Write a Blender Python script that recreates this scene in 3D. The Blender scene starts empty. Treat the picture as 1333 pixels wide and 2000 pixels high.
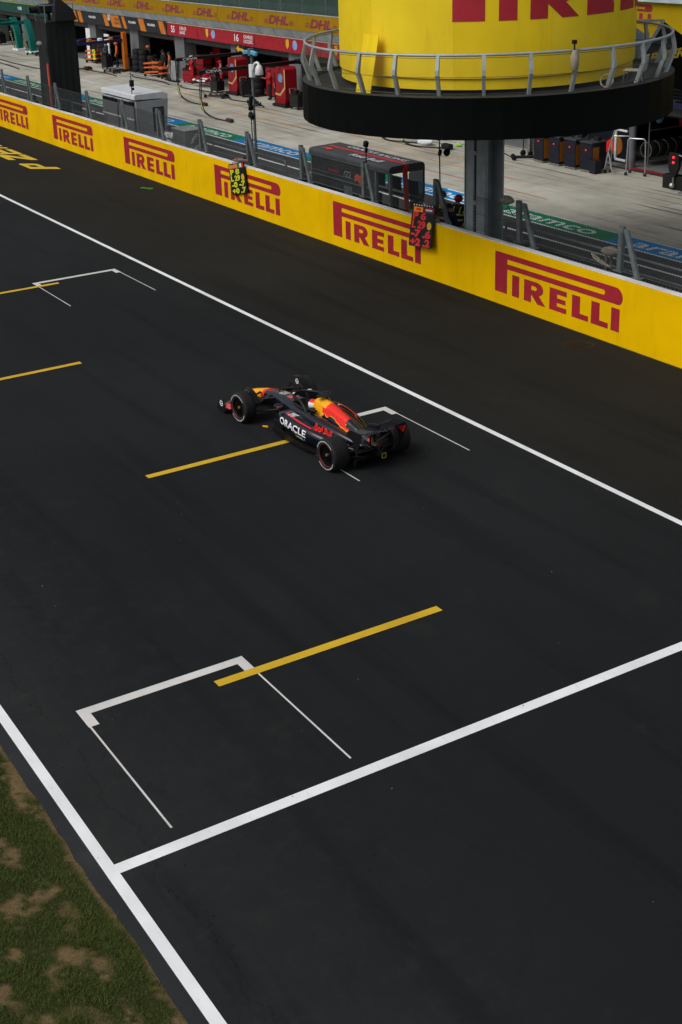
import bpy, bmesh, math, random
import numpy as np
from mathutils import Vector, Matrix
from mathutils.bvhtree import BVHTree

random.seed(7)
rng = np.random.default_rng(7)
SC = bpy.context.scene
COL = SC.collection
R = math.radians
PI = math.pi

# ---------------------------------------------------------------- camera
cam_d = bpy.data.cameras.new('camera')
cam = bpy.data.objects.new('camera', cam_d)
COL.objects.link(cam)
cam_d.sensor_fit = 'VERTICAL'
cam_d.sensor_height = 36.0
cam_d.lens = 2668.63 / 2000 * 36
cam_d.shift_x = (666.5 - 563.1) / 2000
cam_d.shift_y = (791.25 - 1000) / 2000
cam_d.clip_start = 0.5
cam_d.clip_end = 3000
def cam_matrix(yaw, pit, roll, loc):
    cy, sy, cp, sp = math.cos(yaw), math.sin(yaw), math.cos(pit), math.sin(pit)
    f = Vector((cy * cp, sy * cp, -sp)); r = Vector((sy, -cy, 0)); u = r.cross(f)
    c, s = math.cos(roll), math.sin(roll)
    r2 = r * c + u * s; u2 = u * c - r * s
    m = Matrix((r2, u2, -f)).transposed().to_4x4()
    m.translation = loc
    return m
cam.matrix_world = cam_matrix(R(150.73632), R(20.49963), R(-2.46758), Vector((0, 0, 11.4)))
SC.camera = cam

# ---------------------------------------------------------------- light
SUN_AZ, SUN_EL = R(-90), R(50)          # azimuth measured from +X towards +Y
world = bpy.data.worlds.new('World')
SC.world = world
world.use_nodes = True
wn = world.node_tree
bg = wn.nodes['Background']
sky = wn.nodes.new('ShaderNodeTexSky')
sky.sky_type = 'NISHITA'
sky.sun_disc = False
sky.sun_elevation = SUN_EL
sky.sun_rotation = PI / 2 - SUN_AZ
sky.air_density = 1.0
sky.dust_density = 4.0
sky.ozone_density = 0.6
hs = wn.nodes.new('ShaderNodeHueSaturation')
hs.inputs['Saturation'].default_value = 0.35
wn.links.new(sky.outputs[0], hs.inputs['Color'])
wn.links.new(hs.outputs[0], bg.inputs['Color'])
bg.inputs['Strength'].default_value = 0.10
sun_d = bpy.data.lights.new('sun', 'SUN')
sun_d.energy = 1.36
sun_d.angle = R(40)
sun_d.color = (1.0, 0.975, 0.94)
sun = bpy.data.objects.new('sun', sun_d)
COL.objects.link(sun)
dv = Vector((math.cos(SUN_EL) * math.cos(SUN_AZ), math.cos(SUN_EL) * math.sin(SUN_AZ), math.sin(SUN_EL)))
sun.rotation_euler = dv.to_track_quat('Z', 'Y').to_euler()
sun.location = dv * 60
SC.view_settings.view_transform = 'Standard'
SC.view_settings.look = 'None'
SC.view_settings.exposure = 0.0
SC.view_settings.gamma = 1.0
SC.view_settings.use_curve_mapping = False

# ---------------------------------------------------------------- materials
MATS = {}
def nodes_of(name):
    m = bpy.data.materials.new(name)
    m.use_nodes = True
    nt = m.node_tree
    return m, nt, nt.nodes['Principled BSDF']
def coords(nt, scale=(1, 1, 1), kind='Object'):
    tc = nt.nodes.new('ShaderNodeTexCoord')
    mp = nt.nodes.new('ShaderNodeMapping')
    mp.inputs['Scale'].default_value = scale
    nt.links.new(tc.outputs[kind], mp.inputs['Vector'])
    return mp.outputs[0]
def world_coords(nt, scale=(1, 1, 1)):
    g = nt.nodes.new('ShaderNodeNewGeometry')
    mp = nt.nodes.new('ShaderNodeMapping')
    mp.inputs['Scale'].default_value = scale
    nt.links.new(g.outputs['Position'], mp.inputs['Vector'])
    return mp.outputs[0]
def noise(nt, vec, scale, detail=4, rough=0.55):
    n = nt.nodes.new('ShaderNodeTexNoise')
    n.inputs['Scale'].default_value = scale
    n.inputs['Detail'].default_value = detail
    n.inputs['Roughness'].default_value = rough
    nt.links.new(vec, n.inputs['Vector'])
    return n.outputs['Fac']
def ramp(nt, fac, stops):
    r = nt.nodes.new('ShaderNodeValToRGB')
    el = r.color_ramp.elements
    while len(el) < len(stops): el.new(0.5)
    for e, (p, c) in zip(el, stops):
        e.position = p
        e.color = (*c, 1) if len(c) == 3 else c
    nt.links.new(fac, r.inputs['Fac'])
    return r.outputs['Color']
def mix(nt, a, b, fac, mode='MIX'):
    n = nt.nodes.new('ShaderNodeMix')
    n.data_type = 'RGBA'
    n.blend_type = mode
    for sock, val in ((n.inputs[6], a), (n.inputs[7], b), (n.inputs[0], fac)):
        if hasattr(val, 'is_output'): nt.links.new(val, sock)
        elif isinstance(val, (int, float)): sock.default_value = val
        else: sock.default_value = (*val, 1)
    return n.outputs[2]
def bump(nt, p, fac, strength, dist=0.01):
    b = nt.nodes.new('ShaderNodeBump')
    b.inputs['Strength'].default_value = strength
    b.inputs['Distance'].default_value = dist
    nt.links.new(fac, b.inputs['Height'])
    nt.links.new(b.outputs[0], p.inputs['Normal'])
def mat(name, col, rough=0.6, metal=0.0, var=0.18, scale=3.0, bmp=0.05, coat=0.0, fine=40.0, spec=0.28):
    """painted / moulded surface with uneven tone, fine grain and smudged gloss"""
    if name in MATS: return MATS[name]
    m, nt, p = nodes_of(name)
    v = world_coords(nt)
    a = noise(nt, v, scale, 5)
    dark = tuple(c * (1 - var) for c in col); light = tuple(min(1, c * (1 + var)) for c in col)
    c = ramp(nt, a, [(0.3, dark), (0.7, light)])
    nt.links.new(c, p.inputs['Base Color'])
    f = noise(nt, v, fine, 3)
    rr = nt.nodes.new('ShaderNodeMapRange')
    rr.inputs['To Min'].default_value = max(0.02, rough - 0.1)
    rr.inputs['To Max'].default_value = min(1, rough + 0.1)
    nt.links.new(a, rr.inputs['Value'])
    nt.links.new(rr.outputs[0], p.inputs['Roughness'])
    p.inputs['Metallic'].default_value = metal
    p.inputs['Coat Weight'].default_value = coat
    p.inputs['Specular IOR Level'].default_value = spec
    if bmp: bump(nt, p, f, bmp)
    MATS[name] = m
    return m
def emit(name, col, strength):
    if name in MATS: return MATS[name]
    m, nt, p = nodes_of(name)
    v = world_coords(nt)
    c = ramp(nt, noise(nt, v, 6), [(0.2, tuple(x * 0.8 for x in col)), (0.8, col)])
    nt.links.new(c, p.inputs['Base Color'])
    nt.links.new(c, p.inputs['Emission Color'])
    p.inputs['Emission Strength'].default_value = strength
    MATS[name] = m
    return m
def glass(name, col, rough=0.08, trans=0.6):
    if name in MATS: return MATS[name]
    m, nt, p = nodes_of(name)
    v = world_coords(nt)
    c = ramp(nt, noise(nt, v, 1.3), [(0.3, tuple(x * 0.8 for x in col)), (0.7, col)])
    nt.links.new(c, p.inputs['Base Color'])
    p.inputs['Roughness'].default_value = rough
    p.inputs['Transmission Weight'].default_value = trans
    p.inputs['IOR'].default_value = 1.2
    MATS[name] = m
    return m

# ---------------------------------------------------------------- mesh builder
class MB:
    def __init__(s): s.v = []; s.f = []; s.m = []
    def add(s, vs, fs, mi=0):
        o = len(s.v)
        s.v += [tuple(p) for p in vs]
        s.f += [tuple(i + o for i in f) for f in fs]
        s.m += [mi] * len(fs)
        return s
    def box(s, x0, x1, y0, y1, z0, z1, mi=0):
        return s.add([(x0, y0, z0), (x1, y0, z0), (x1, y1, z0), (x0, y1, z0), (x0, y0, z1), (x1, y0, z1), (x1, y1, z1), (x0, y1, z1)],
                     [(0, 3, 2, 1), (4, 5, 6, 7), (0, 1, 5, 4), (1, 2, 6, 5), (2, 3, 7, 6), (3, 0, 4, 7)], mi)
    def obox(s, c, size, rot=None, mi=0):
        a, b, d = (k / 2 for k in size)
        vs = [Vector(p) for p in [(-a, -b, -d), (a, -b, -d), (a, b, -d), (-a, b, -d), (-a, -b, d), (a, -b, d), (a, b, d), (-a, b, d)]]
        if rot is not None: vs = [rot @ p for p in vs]
        c = Vector(c)
        return s.add([p + c for p in vs], [(0, 3, 2, 1), (4, 5, 6, 7), (0, 1, 5, 4), (1, 2, 6, 5), (2, 3, 7, 6), (3, 0, 4, 7)], mi)
    def tube(s, pts, r, n=8, mi=0, closed=False, caps=True):
        pts = [Vector(p) for p in pts]; k = len(pts); rings = []
        rad = r if isinstance(r, (list, tuple)) else [r] * k
        ref = None
        for i, p in enumerate(pts):
            if closed: t = pts[(i + 1) % k] - pts[i - 1]
            else: t = pts[min(i + 1, k - 1)] - pts[max(i - 1, 0)]
            t = t.normalized()
            if ref is None:
                ref = Vector((0, 0, 1)) if abs(t.z) < 0.9 else Vector((1, 0, 0))
            u = t.cross(ref); 
            if u.length < 1e-6: u = t.orthogonal()
            u.normalize(); w = u.cross(t); ref = w
            rings.append([p + (u * math.cos(2 * PI * j / n) + w * math.sin(2 * PI * j / n)) * rad[i] for j in range(n)])
        return s.loft(rings, mi, closed=closed, caps=caps)
    def loft(s, rings, mi=0, closed=False, caps=True):
        n = len(rings[0]); vs = [p for r in rings for p in r]; fs = []
        k = len(rings)
        for i in range(k if closed else k - 1):
            a, b = i * n, ((i + 1) % k) * n
            for j in range(n):
                j2 = (j + 1) % n
                fs.append((a + j, a + j2, b + j2, b + j))
        if caps and not closed:
            fs.append(tuple(range(n - 1, -1, -1)))
            fs.append(tuple((k - 1) * n + j for j in range(n)))
        return s.add(vs, fs, mi)
    def lathe(s, prof, c=(0, 0, 0), axis='z', n=24, mi=0, closed=False, a0=0.0, a1=2 * PI):
        full = abs(a1 - a0 - 2 * PI) < 1e-6
        rings = []
        cnt = n if full else n + 1
        for i in range(cnt):
            a = a0 + (a1 - a0) * i / n
            ring = []
            for r, h in prof:
                x, y = r * math.cos(a), r * math.sin(a)
                q = {'z': (x, y, h), 'y': (x, h, y), 'x': (h, x, y)}[axis]
                ring.append((q[0] + c[0], q[1] + c[1], q[2] + c[2]))
            rings.append(ring)
        vs = [p for r in rings for p in r]; k = len(prof); fs = []
        for i in range(cnt if full else cnt - 1):
            a, b = i * k, ((i + 1) % cnt) * k
            for j in range(k if closed else k - 1):
                j2 = (j + 1) % k
                fs.append((a + j, b + j, b + j2, a + j2))
        return s.add(vs, fs, mi)
    def ball(s, c, r, n=12, mi=0):
        rx, ry, rz = r if isinstance(r, (tuple, list)) else (r, r, r)
        rings = []
        m = max(4, n // 2)
        for i in range(1, m):
            t = PI * i / m
            rings.append([(c[0] + rx * math.sin(t) * math.cos(2 * PI * j / n), c[1] + ry * math.sin(t) * math.sin(2 * PI * j / n), c[2] - rz * math.cos(t)) for j in range(n)])
        return s.loft(rings, mi)
    def sheet(s, poly, z, mi=0):
        return s.add([(x, y, z) for x, y in poly], [tuple(range(len(poly)))], mi)
    def prism(s, poly, fn, t, mi=0):
        """2D outline -> solid plate; fn(u, v, d) maps to space, d = depth"""
        n = len(poly)
        vs = [fn(u, v, 0) for u, v in poly] + [fn(u, v, t) for u, v in poly]
        fs = [tuple(range(n)), tuple(range(2 * n - 1, n - 1, -1))] + [(i, i + n, (i + 1) % n + n, (i + 1) % n) for i in range(n)]
        return s.add(vs, fs, mi)
    def mesh(s, name, mats, smooth=None):
        me = bpy.data.meshes.new(name)
        me.from_pydata([tuple(p) for p in s.v], [], s.f)
        for m in (mats if isinstance(mats, (list, tuple)) else [mats]): me.materials.append(m)
        if max(s.m, default=0) > 0: me.polygons.foreach_set('material_index', s.m)
        me.validate()
        bm = bmesh.new(); bm.from_mesh(me)
        bmesh.ops.recalc_face_normals(bm, faces=bm.faces)
        bm.to_mesh(me); bm.free()
        if smooth is not None:
            me.shade_smooth()
            me.set_sharp_from_angle(angle=R(smooth))
        me.update()
        return me
    def build(s, name, mats, parent=None, smooth=None, bevel=None, loc=None):
        ob = bpy.data.objects.new(name, s.mesh(name, mats, smooth))
        COL.objects.link(ob)
        if parent is not None: ob.parent = parent
        if loc is not None: ob.location = loc
        if bevel:
            b = ob.modifiers.new('bevel', 'BEVEL'); b.width = bevel; b.segments = 2; b.limit_method = 'ANGLE'; b.angle_limit = R(40)
        return ob
def tag(o, label=None, cat=None, group=None, kind=None):
    if label: o['label'] = label
    if cat: o['category'] = cat
    if group: o['group'] = group
    if kind: o['kind'] = kind
    return o
def thing(name, label, cat, loc=(0, 0, 0), rz=0.0, group=None):
    o = bpy.data.objects.new(name, None)
    o.empty_display_size = 0.3
    COL.objects.link(o)
    o.location = loc; o.rotation_euler = (0, 0, rz)
    return tag(o, label, cat, group)
def copy_tree(o, parent=None):
    c = o.copy(); COL.objects.link(c); c.parent = parent
    for ch in list(o.children): copy_tree(ch, c)
    return c
def dup(o, parent, loc):
    c = o.copy(); COL.objects.link(c); c.parent = parent; c.location = loc
    return c

# ---------------------------------------------------------------- lettering
FONT = {}
def text2d(s, bold=0.0, shear=0.0, res=4):
    """flat outline faces of a word: cap height 1, left edge at 0"""
    key = (s, bold, shear, res)
    if key in FONT: return FONT[key]
    cu = bpy.data.curves.new('lettering', 'FONT')
    cu.body = s; cu.size = 1.0; cu.offset = bold; cu.shear = shear; cu.resolution_u = res
    cu.fill_mode = 'FRONT'; cu.dimensions = '2D'
    ob = bpy.data.objects.new('lettering', cu)
    COL.objects.link(ob)
    bpy.context.view_layer.update()
    dg = bpy.context.evaluated_depsgraph_get()
    me = bpy.data.meshes.new_from_object(ob.evaluated_get(dg))
    bm = bmesh.new(); bm.from_mesh(me)
    bmesh.ops.remove_doubles(bm, verts=bm.verts, dist=1e-5)
    bmesh.ops.dissolve_limit(bm, angle_limit=0.02, verts=bm.verts, edges=bm.edges)
    bm.verts.ensure_lookup_table()
    bmesh.ops.triangulate(bm, faces=bm.faces)
    vs = np.array([v.co[:2] for v in bm.verts]); fs = [tuple(v.index for v in f.verts) for f in bm.faces]
    bm.free()
    bpy.data.objects.remove(ob); bpy.data.curves.remove(cu); bpy.data.meshes.remove(me)
    vs[:, 0] -= vs[:, 0].min()
    vs /= 0.72
    FONT[key] = (vs, fs)
    return FONT[key]
def put_text(mb, s, o, u, v, h, width=None, bold=0.02, shear=0.0, mi=0, center=False):
    """word on a plane: o origin of the baseline, u / v unit directions, h cap height"""
    vs, fs = text2d(s, bold, shear)
    w = vs[:, 0].max()
    k = (width / w) if width else h
    off = -0.5 * w if center else 0
    o, u, v = Vector(o), Vector(u), Vector(v)
    mb.add([o + u * float((x + off) * k) + v * float(y * h) for x, y in vs], fs, mi)
    return mb
def tri_split(vs, fs, maxlen):
    """split triangles until edges are short enough, for wrapping on curved surfaces"""
    bm = bmesh.new()
    bv = [bm.verts.new((float(x), float(y), 0)) for x, y in vs]
    for f in fs:
        try: bm.faces.new([bv[i] for i in f])
        except ValueError: pass
    bmesh.ops.triangulate(bm, faces=bm.faces)
    for _ in range(6):
        es = [e for e in bm.edges if e.calc_length() > maxlen]
        if not es: break
        bmesh.ops.subdivide_edges(bm, edges=es, cuts=1)
        bmesh.ops.triangulate(bm, faces=bm.faces)
    bm.verts.index_update()
    out = np.array([v.co[:2] for v in bm.verts]), [tuple(v.index for v in f.verts) for f in bm.faces]
    bm.free()
    return out

# long-P tyre maker wordmark in wall units (metres), origin at lower left
def arc(cx, cy, rx, ry, a0, a1, n=8):
    return [(cx + rx * math.cos(R(a0 + (a1 - a0) * i / n)), cy + ry * math.sin(R(a0 + (a1 - a0) * i / n))) for i in range(n + 1)]
def wordmark():
    L = []
    L.append([(0, 0), (.55, 0), (.55, 1.18), (0, 1.18)])
    L.append([(.55, 1.02), (4.50, 1.02), (4.50, 1.18), (.55, 1.18)])
    L.append([(.55, .73), (4.50, .73), (4.50, .88), (.55, .88)])
    L.append([(4.50, .73), (5.10, .73)] + arc(5.08, .93, .16, .2, -80, 10, 6) + arc(4.98, .90, .26, .28, 12, 90, 7) +
             [(4.50, 1.18), (4.50, 1.02)] + arc(4.50, .95, .08, .07, 80, -80, 6) + [(4.50, .88)])
    def letter_i(x): L.append([(x, 0), (x + .31, 0), (x + .31, .62), (x, .62)])
    def letter_l(x):
        L.append([(x, 0), (x + .65, 0), (x + .65, .15), (x + .32, .15), (x + .32, .62), (x, .62)])
    letter_i(.78)
    x = 1.31
    L.append([(x, 0), (x + .31, 0), (x + .31, .62), (x, .62)])
    L.append([(x + .31, .62), (x + .31, .49)] + arc(x + .46, .43, .09, .06, 90, -90, 6) + [(x + .31, .37), (x + .31, .24), (x + .46, .24)] + arc(x + .55, .43, .27, .19, -70, 90, 9))
    L.append([(x + .31, .24), (x + .58, 0), (x + .92, 0), (x + .645, .252), (x + .46, .24)])
    x = 2.40
    L.append([(x, 0), (x + .70, 0), (x + .70, .14), (x + .31, .14), (x + .31, .24), (x + .66, .24), (x + .66, .37), (x + .31, .37), (x + .31, .48), (x + .70, .48), (x + .70, .62), (x, .62)])
    letter_l(3.32); letter_l(4.08); letter_i(4.84)
    return L
# ================================================================ setting
m_white = None
def line_material(name, col, worn):
    m, nt, p = nodes_of(name)
    v = world_coords(nt)
    n1 = noise(nt, v, 14, 8, 0.7)
    n2 = noise(nt, v, 1.1, 4)
    n3 = noise(nt, world_coords(nt, (1.2, 3.0, 1)), 1.6, 7, 0.72)
    c = mix(nt, col, tuple(x * 0.78 for x in col), ramp(nt, n2, [(0.35, (0, 0, 0)), (0.75, (1, 1, 1))]))
    c = mix(nt, c, tuple(x * 0.62 + 0.01 for x in col), ramp(nt, n3, [(0.56, (0, 0, 0)), (0.85, (1, 1, 1))]))
    c = mix(nt, c, (0.035, 0.035, 0.034), ramp(nt, n1, [(worn, (0, 0, 0)), (worn + 0.05, (1, 1, 1))]))
    nt.links.new(c, p.inputs['Base Color'])
    p.inputs['Roughness'].default_value = 0.75
    p.inputs['Specular IOR Level'].default_value = 0.25
    bump(nt, p, noise(nt, v, 90, 3), 0.25, 0.004)
    return m
M_WLINE = line_material('white_road_paint', (0.85, 0.875, 0.885), 0.72)
M_WBOX = line_material('thin_white_road_paint', (0.66, 0.65, 0.63), 0.66)
M_YLINE = line_material('yellow_road_paint', (0.66, 0.42, 0.022), 0.68)

def asphalt():
    m, nt, p = nodes_of('race_asphalt')
    v = world_coords(nt)
    big = noise(nt, v, 0.11, 5, 0.6)
    mid = noise(nt, v, 0.9, 6, 0.65)
    fine = noise(nt, v, 55, 6, 0.85)
    streak = noise(nt, world_coords(nt, (0.05, 1.0, 1)), 1.3, 6, 0.65)
    base = ramp(nt, fine, [(0.25, (0.0064, 0.0075, 0.0081)), (0.55, (0.0106, 0.0121, 0.0131)), (0.8, (0.020, 0.0215, 0.0225))])
    base = mix(nt, base, (1.9, 1.85, 1.8), ramp(nt, big, [(0.42, (0, 0, 0)), (0.70, (0.45, 0.45, 0.45))]), 'MULTIPLY')
    base = mix(nt, base, (0.62, 0.64, 0.68), ramp(nt, streak, [(0.52, (0, 0, 0)), (0.7, (1, 1, 1))]), 'MULTIPLY')
    base = mix(nt, base, (1.45, 1.35, 1.2), ramp(nt, mid, [(0.58, (0, 0, 0)), (0.72, (0.7, 0.7, 0.7))]), 'MULTIPLY')
    # dusty brown strip off the racing line, beside the pit wall
    sx = nt.nodes.new('ShaderNodeSeparateXYZ'); nt.links.new(v, sx.inputs[0])
    mr = nt.nodes.new('ShaderNodeMapRange')
    mr.inputs['From Min'].default_value = 17.2; mr.inputs['From Max'].default_value = 18.8
    nt.links.new(sx.outputs['Y'], mr.inputs['Value'])
    base = mix(nt, base, (1.30, 1.12, 0.86), mr.outputs[0], 'MULTIPLY')
    mr4 = nt.nodes.new('ShaderNodeMapRange'); mr4.inputs['From Min'].default_value = 4.72; mr4.inputs['From Max'].default_value = 4.66
    nt.links.new(sx.outputs['Y'], mr4.inputs['Value'])
    base = mix(nt, base, (1.35, 1.33, 1.42), mr4.outputs[0], 'MULTIPLY')
    # older greyer margin along the verge
    mr2 = nt.nodes.new('ShaderNodeMapRange')
    mr2.inputs['From Min'].default_value = 7.2; mr2.inputs['From Max'].default_value = 4.6
    nt.links.new(sx.outputs['Y'], mr2.inputs['Value'])
    mm = nt.nodes.new('ShaderNodeMath'); mm.operation = 'MULTIPLY'
    nt.links.new(mr2.outputs[0], mm.inputs[0]); nt.links.new(mid, mm.inputs[1])
    base = mix(nt, base, (2.3, 2.15, 2.05), mm.outputs[0], 'MULTIPLY')
    # dusty scuffs and hairline cracks
    sc = noise(nt, v, 0.55, 8, 0.75)
    base = mix(nt, base, (0.026, 0.024, 0.022), ramp(nt, sc, [(0.62, (0, 0, 0)), (0.74, (0.55, 0.55, 0.55))]))
    vo = nt.nodes.new('ShaderNodeTexVoronoi'); vo.feature = 'DISTANCE_TO_EDGE'; vo.inputs['Scale'].default_value = 0.42
    wv = nt.nodes.new('ShaderNodeVectorMath'); wv.operation = 'ADD'
    nn = nt.nodes.new('ShaderNodeTexNoise'); nn.inputs['Scale'].default_value = 1.6; nn.inputs['Detail'].default_value = 6
    nt.links.new(v, nn.inputs['Vector']); nt.links.new(nn.outputs['Color'], wv.inputs[0]); nt.links.new(v, wv.inputs[1])
    nt.links.new(wv.outputs[0], vo.inputs['Vector'])
    cr = ramp(nt, vo.outputs['Distance'], [(0.0, (1, 1, 1)), (0.011, (0, 0, 0))])
    mask = ramp(nt, noise(nt, v, 0.2, 3), [(0.44, (0, 0, 0)), (0.62, (0.8, 0.8, 0.8))])
    crm = mix(nt, (0, 0, 0), cr, mask)
    crm2 = mix(nt, (0, 0, 0), crm, ramp(nt, mr2.outputs[0], [(0.0, (.25, .25, .25)), (1.0, (1, 1, 1))]))
    base = mix(nt, base, (0.004, 0.004, 0.004), crm2)
    # paving joint that has opened into a wandering crack along the verge side
    wob = noise(nt, world_coords(nt, (1, .2, 1)), 0.9, 7, 0.7)
    k1 = nt.nodes.new('ShaderNodeMath'); k1.operation = 'MULTIPLY_ADD'; k1.inputs[1].default_value = -1.1
    nt.links.new(wob, k1.inputs[0]); nt.links.new(sx.outputs['Y'], k1.inputs[2])
    k2 = nt.nodes.new('ShaderNodeMath'); k2.operation = 'SUBTRACT'; k2.inputs[1].default_value = 4.72; nt.links.new(k1.outputs[0], k2.inputs[0])
    k3 = nt.nodes.new('ShaderNodeMath'); k3.operation = 'ABSOLUTE'; nt.links.new(k2.outputs[0], k3.inputs[0])
    base = mix(nt, base, (0.0035, 0.0035, 0.0035), ramp(nt, k3.outputs[0], [(0.004, (0.6, 0.6, 0.6)), (0.012, (0, 0, 0))]))
    # mottled, dusty old surface towards the verge
    mot = noise(nt, v, 2.6, 8, 0.78)
    mm2 = nt.nodes.new('ShaderNodeMapRange'); mm2.inputs['From Min'].default_value = 9.5; mm2.inputs['From Max'].default_value = 5.0
    nt.links.new(sx.outputs['Y'], mm2.inputs['Value'])
    mo = mix(nt, (0, 0, 0), ramp(nt, mot, [(0.50, (0, 0, 0)), (0.68, (0.75, 0.75, 0.75))]), mm2.outputs[0])
    base = mix(nt, base, (0.026, 0.0255, 0.025), mo)
    nt.links.new(base, p.inputs['Base Color'])
    p.inputs['Roughness'].default_value = 0.92
    p.inputs['Specular IOR Level'].default_value = 0.15
    bump(nt, p, fine, 0.35, 0.006)
    return m
M_ASPHALT = asphalt()

def pit_asphalt():
    m, nt, p = nodes_of('pit_lane_asphalt')
    v = world_coords(nt)
    f = noise(nt, v, 80, 4, 0.7); b = noise(nt, world_coords(nt, (0.1, 1, 1)), 1.2, 5)
    c = ramp(nt, f, [(0.3, (0.022, 0.022, 0.022)), (0.7, (0.05, 0.049, 0.047))])
    c = mix(nt, c, (0.6, 0.6, 0.62), ramp(nt, b, [(0.45, (0, 0, 0)), (0.7, (1, 1, 1))]), 'MULTIPLY')
    nt.links.new(c, p.inputs['Base Color']); p.inputs['Roughness'].default_value = 0.9
    bump(nt, p, f, 0.3, 0.006)
    return m
def concrete(name, col, streaks):
    m, nt, p = nodes_of(name)
    v = world_coords(nt)
    oi = nt.nodes.new('ShaderNodeObjectInfo')
    a = noise(nt, v, 0.5, 6, 0.62); f = noise(nt, v, 30, 5, 0.7)
    c = ramp(nt, a, [(0.3, tuple(x * 0.70 for x in col)), (0.7, tuple(x * 1.14 for x in col))])
    c = mix(nt, c, (0.86, 0.85, 0.82), oi.outputs['Random'], 'MULTIPLY')
    c = mix(nt, c, (0.8, 0.8, 0.8), ramp(nt, f, [(0.4, (0, 0, 0)), (0.75, (0.7, 0.7, 0.7))]), 'MULTIPLY')
    if streaks:
        s1 = noise(nt, world_coords(nt, (0.10, 1.4, 1)), 1.25, 6, 0.6)
        s2 = noise(nt, world_coords(nt, (0.045, 2.6, 1)), 1.7, 5, 0.55)
        pt = noise(nt, v, 0.16, 3)
        k = mix(nt, (0, 0, 0), ramp(nt, s2, [(0.55, (0, 0, 0)), (0.63, (0.85, 0.85, 0.85))]), ramp(nt, pt, [(0.38, (0, 0, 0)), (0.55, (1, 1, 1))]))
        c = mix(nt, c, (0.62, 0.62, 0.61), ramp(nt, s1, [(0.50, (0, 0, 0)), (0.8, (0.7, 0.7, 0.7))]), 'MULTIPLY')
        c = mix(nt, c, (0.05, 0.05, 0.05), k)
    nt.links.new(c, p.inputs['Base Color']); p.inputs['Roughness'].default_value = 0.85
    p.inputs['Specular IOR Level'].default_value = 0.3
    bump(nt, p, f, 0.2, 0.006)
    return m
M_PIT = pit_asphalt()
M_CONC = concrete('apron_concrete', (0.50, 0.488, 0.42), True)
M_CONC2 = concrete('plain_concrete', (0.42, 0.42, 0.42), False)
M_CAP = concrete('whitewashed_concrete', (0.72, 0.74, 0.76), False)

def verge_soil():
    m, nt, p = nodes_of('verge_soil')
    v = world_coords(nt)
    f = noise(nt, v, 45, 5, 0.75); g = noise(nt, v, 9, 5, 0.7); h = noise(nt, v, 150, 3, 0.6)
    soil = ramp(nt, f, [(0.25, (0.095, 0.066, 0.031)), (0.55, (0.168, 0.120, 0.060)), (0.8, (0.245, 0.185, 0.10))])
    soil = mix(nt, soil, (0.66, 0.62, 0.58), ramp(nt, g, [(0.4, (0, 0, 0)), (0.7, (0.8, 0.8, 0.8))]), 'MULTIPLY')
    soil = mix(nt, soil, (0.45, 0.42, 0.36), ramp(nt, h, [(0.72, (0, 0, 0)), (0.76, (0.8, 0.8, 0.8))]))
    thatch = ramp(nt, f, [(0.3, (0.014, 0.020, 0.006)), (0.7, (0.045, 0.050, 0.016))])
    at = nt.nodes.new('ShaderNodeAttribute'); at.attribute_name = 'cover'
    c = mix(nt, soil, thatch, at.outputs['Fac'])
    nt.links.new(c, p.inputs['Base Color']); p.inputs['Roughness'].default_value = 1.0
    p.inputs['Specular IOR Level'].default_value = 0.05
    bump(nt, p, f, 0.7, 0.02)
    return m
M_SOIL = verge_soil()

tag(MB().sheet([(-1500, -1500), (1500, -1500), (1500, 1500), (-1500, 1500)], -0.4).build('ground', mat('far_ground', (0.10, 0.10, 0.07), 0.95)), kind='structure')
# the asphalt edge along the verge is ragged
xs = np.arange(-140, 40, 0.22)
edge = [(float(x), 4.44 + 0.015 * math.sin(x * 1.7) * math.sin(x * 0.63) + float(rng.normal(0, 0.008))) for x in xs]
trk = MB()
vs = [(x, y, 0.0) for x, y in edge] + [(x, 24.2, 0.0) for x, y in edge]
n = len(edge)
trk.add(vs, [(i, i + 1, n + i + 1, n + i) for i in range(n - 1)])
trk.add([(-700, 4.4, 0), (-140, edge[0][1], 0), (-140, 24.2, 0), (-700, 24.2, 0)], [(0, 1, 2, 3)])
tag(trk.build('race_track', M_ASPHALT), kind='structure')
def vnoise(x, y, s, seed):
    r2 = np.random.default_rng(seed); g = r2.random((64, 64))
    fx, fy = x / s, y / s
    ix, iy = np.floor(fx).astype(int), np.floor(fy).astype(int)
    tx, ty = fx - ix, fy - iy
    tx = tx * tx * (3 - 2 * tx); ty = ty * ty * (3 - 2 * ty)
    q = lambda a, b: g[a % 64, b % 64]
    return (q(ix, iy) * (1 - tx) + q(ix + 1, iy) * tx) * (1 - ty) + (q(ix, iy + 1) * (1 - tx) + q(ix + 1, iy + 1) * tx) * ty
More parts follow.
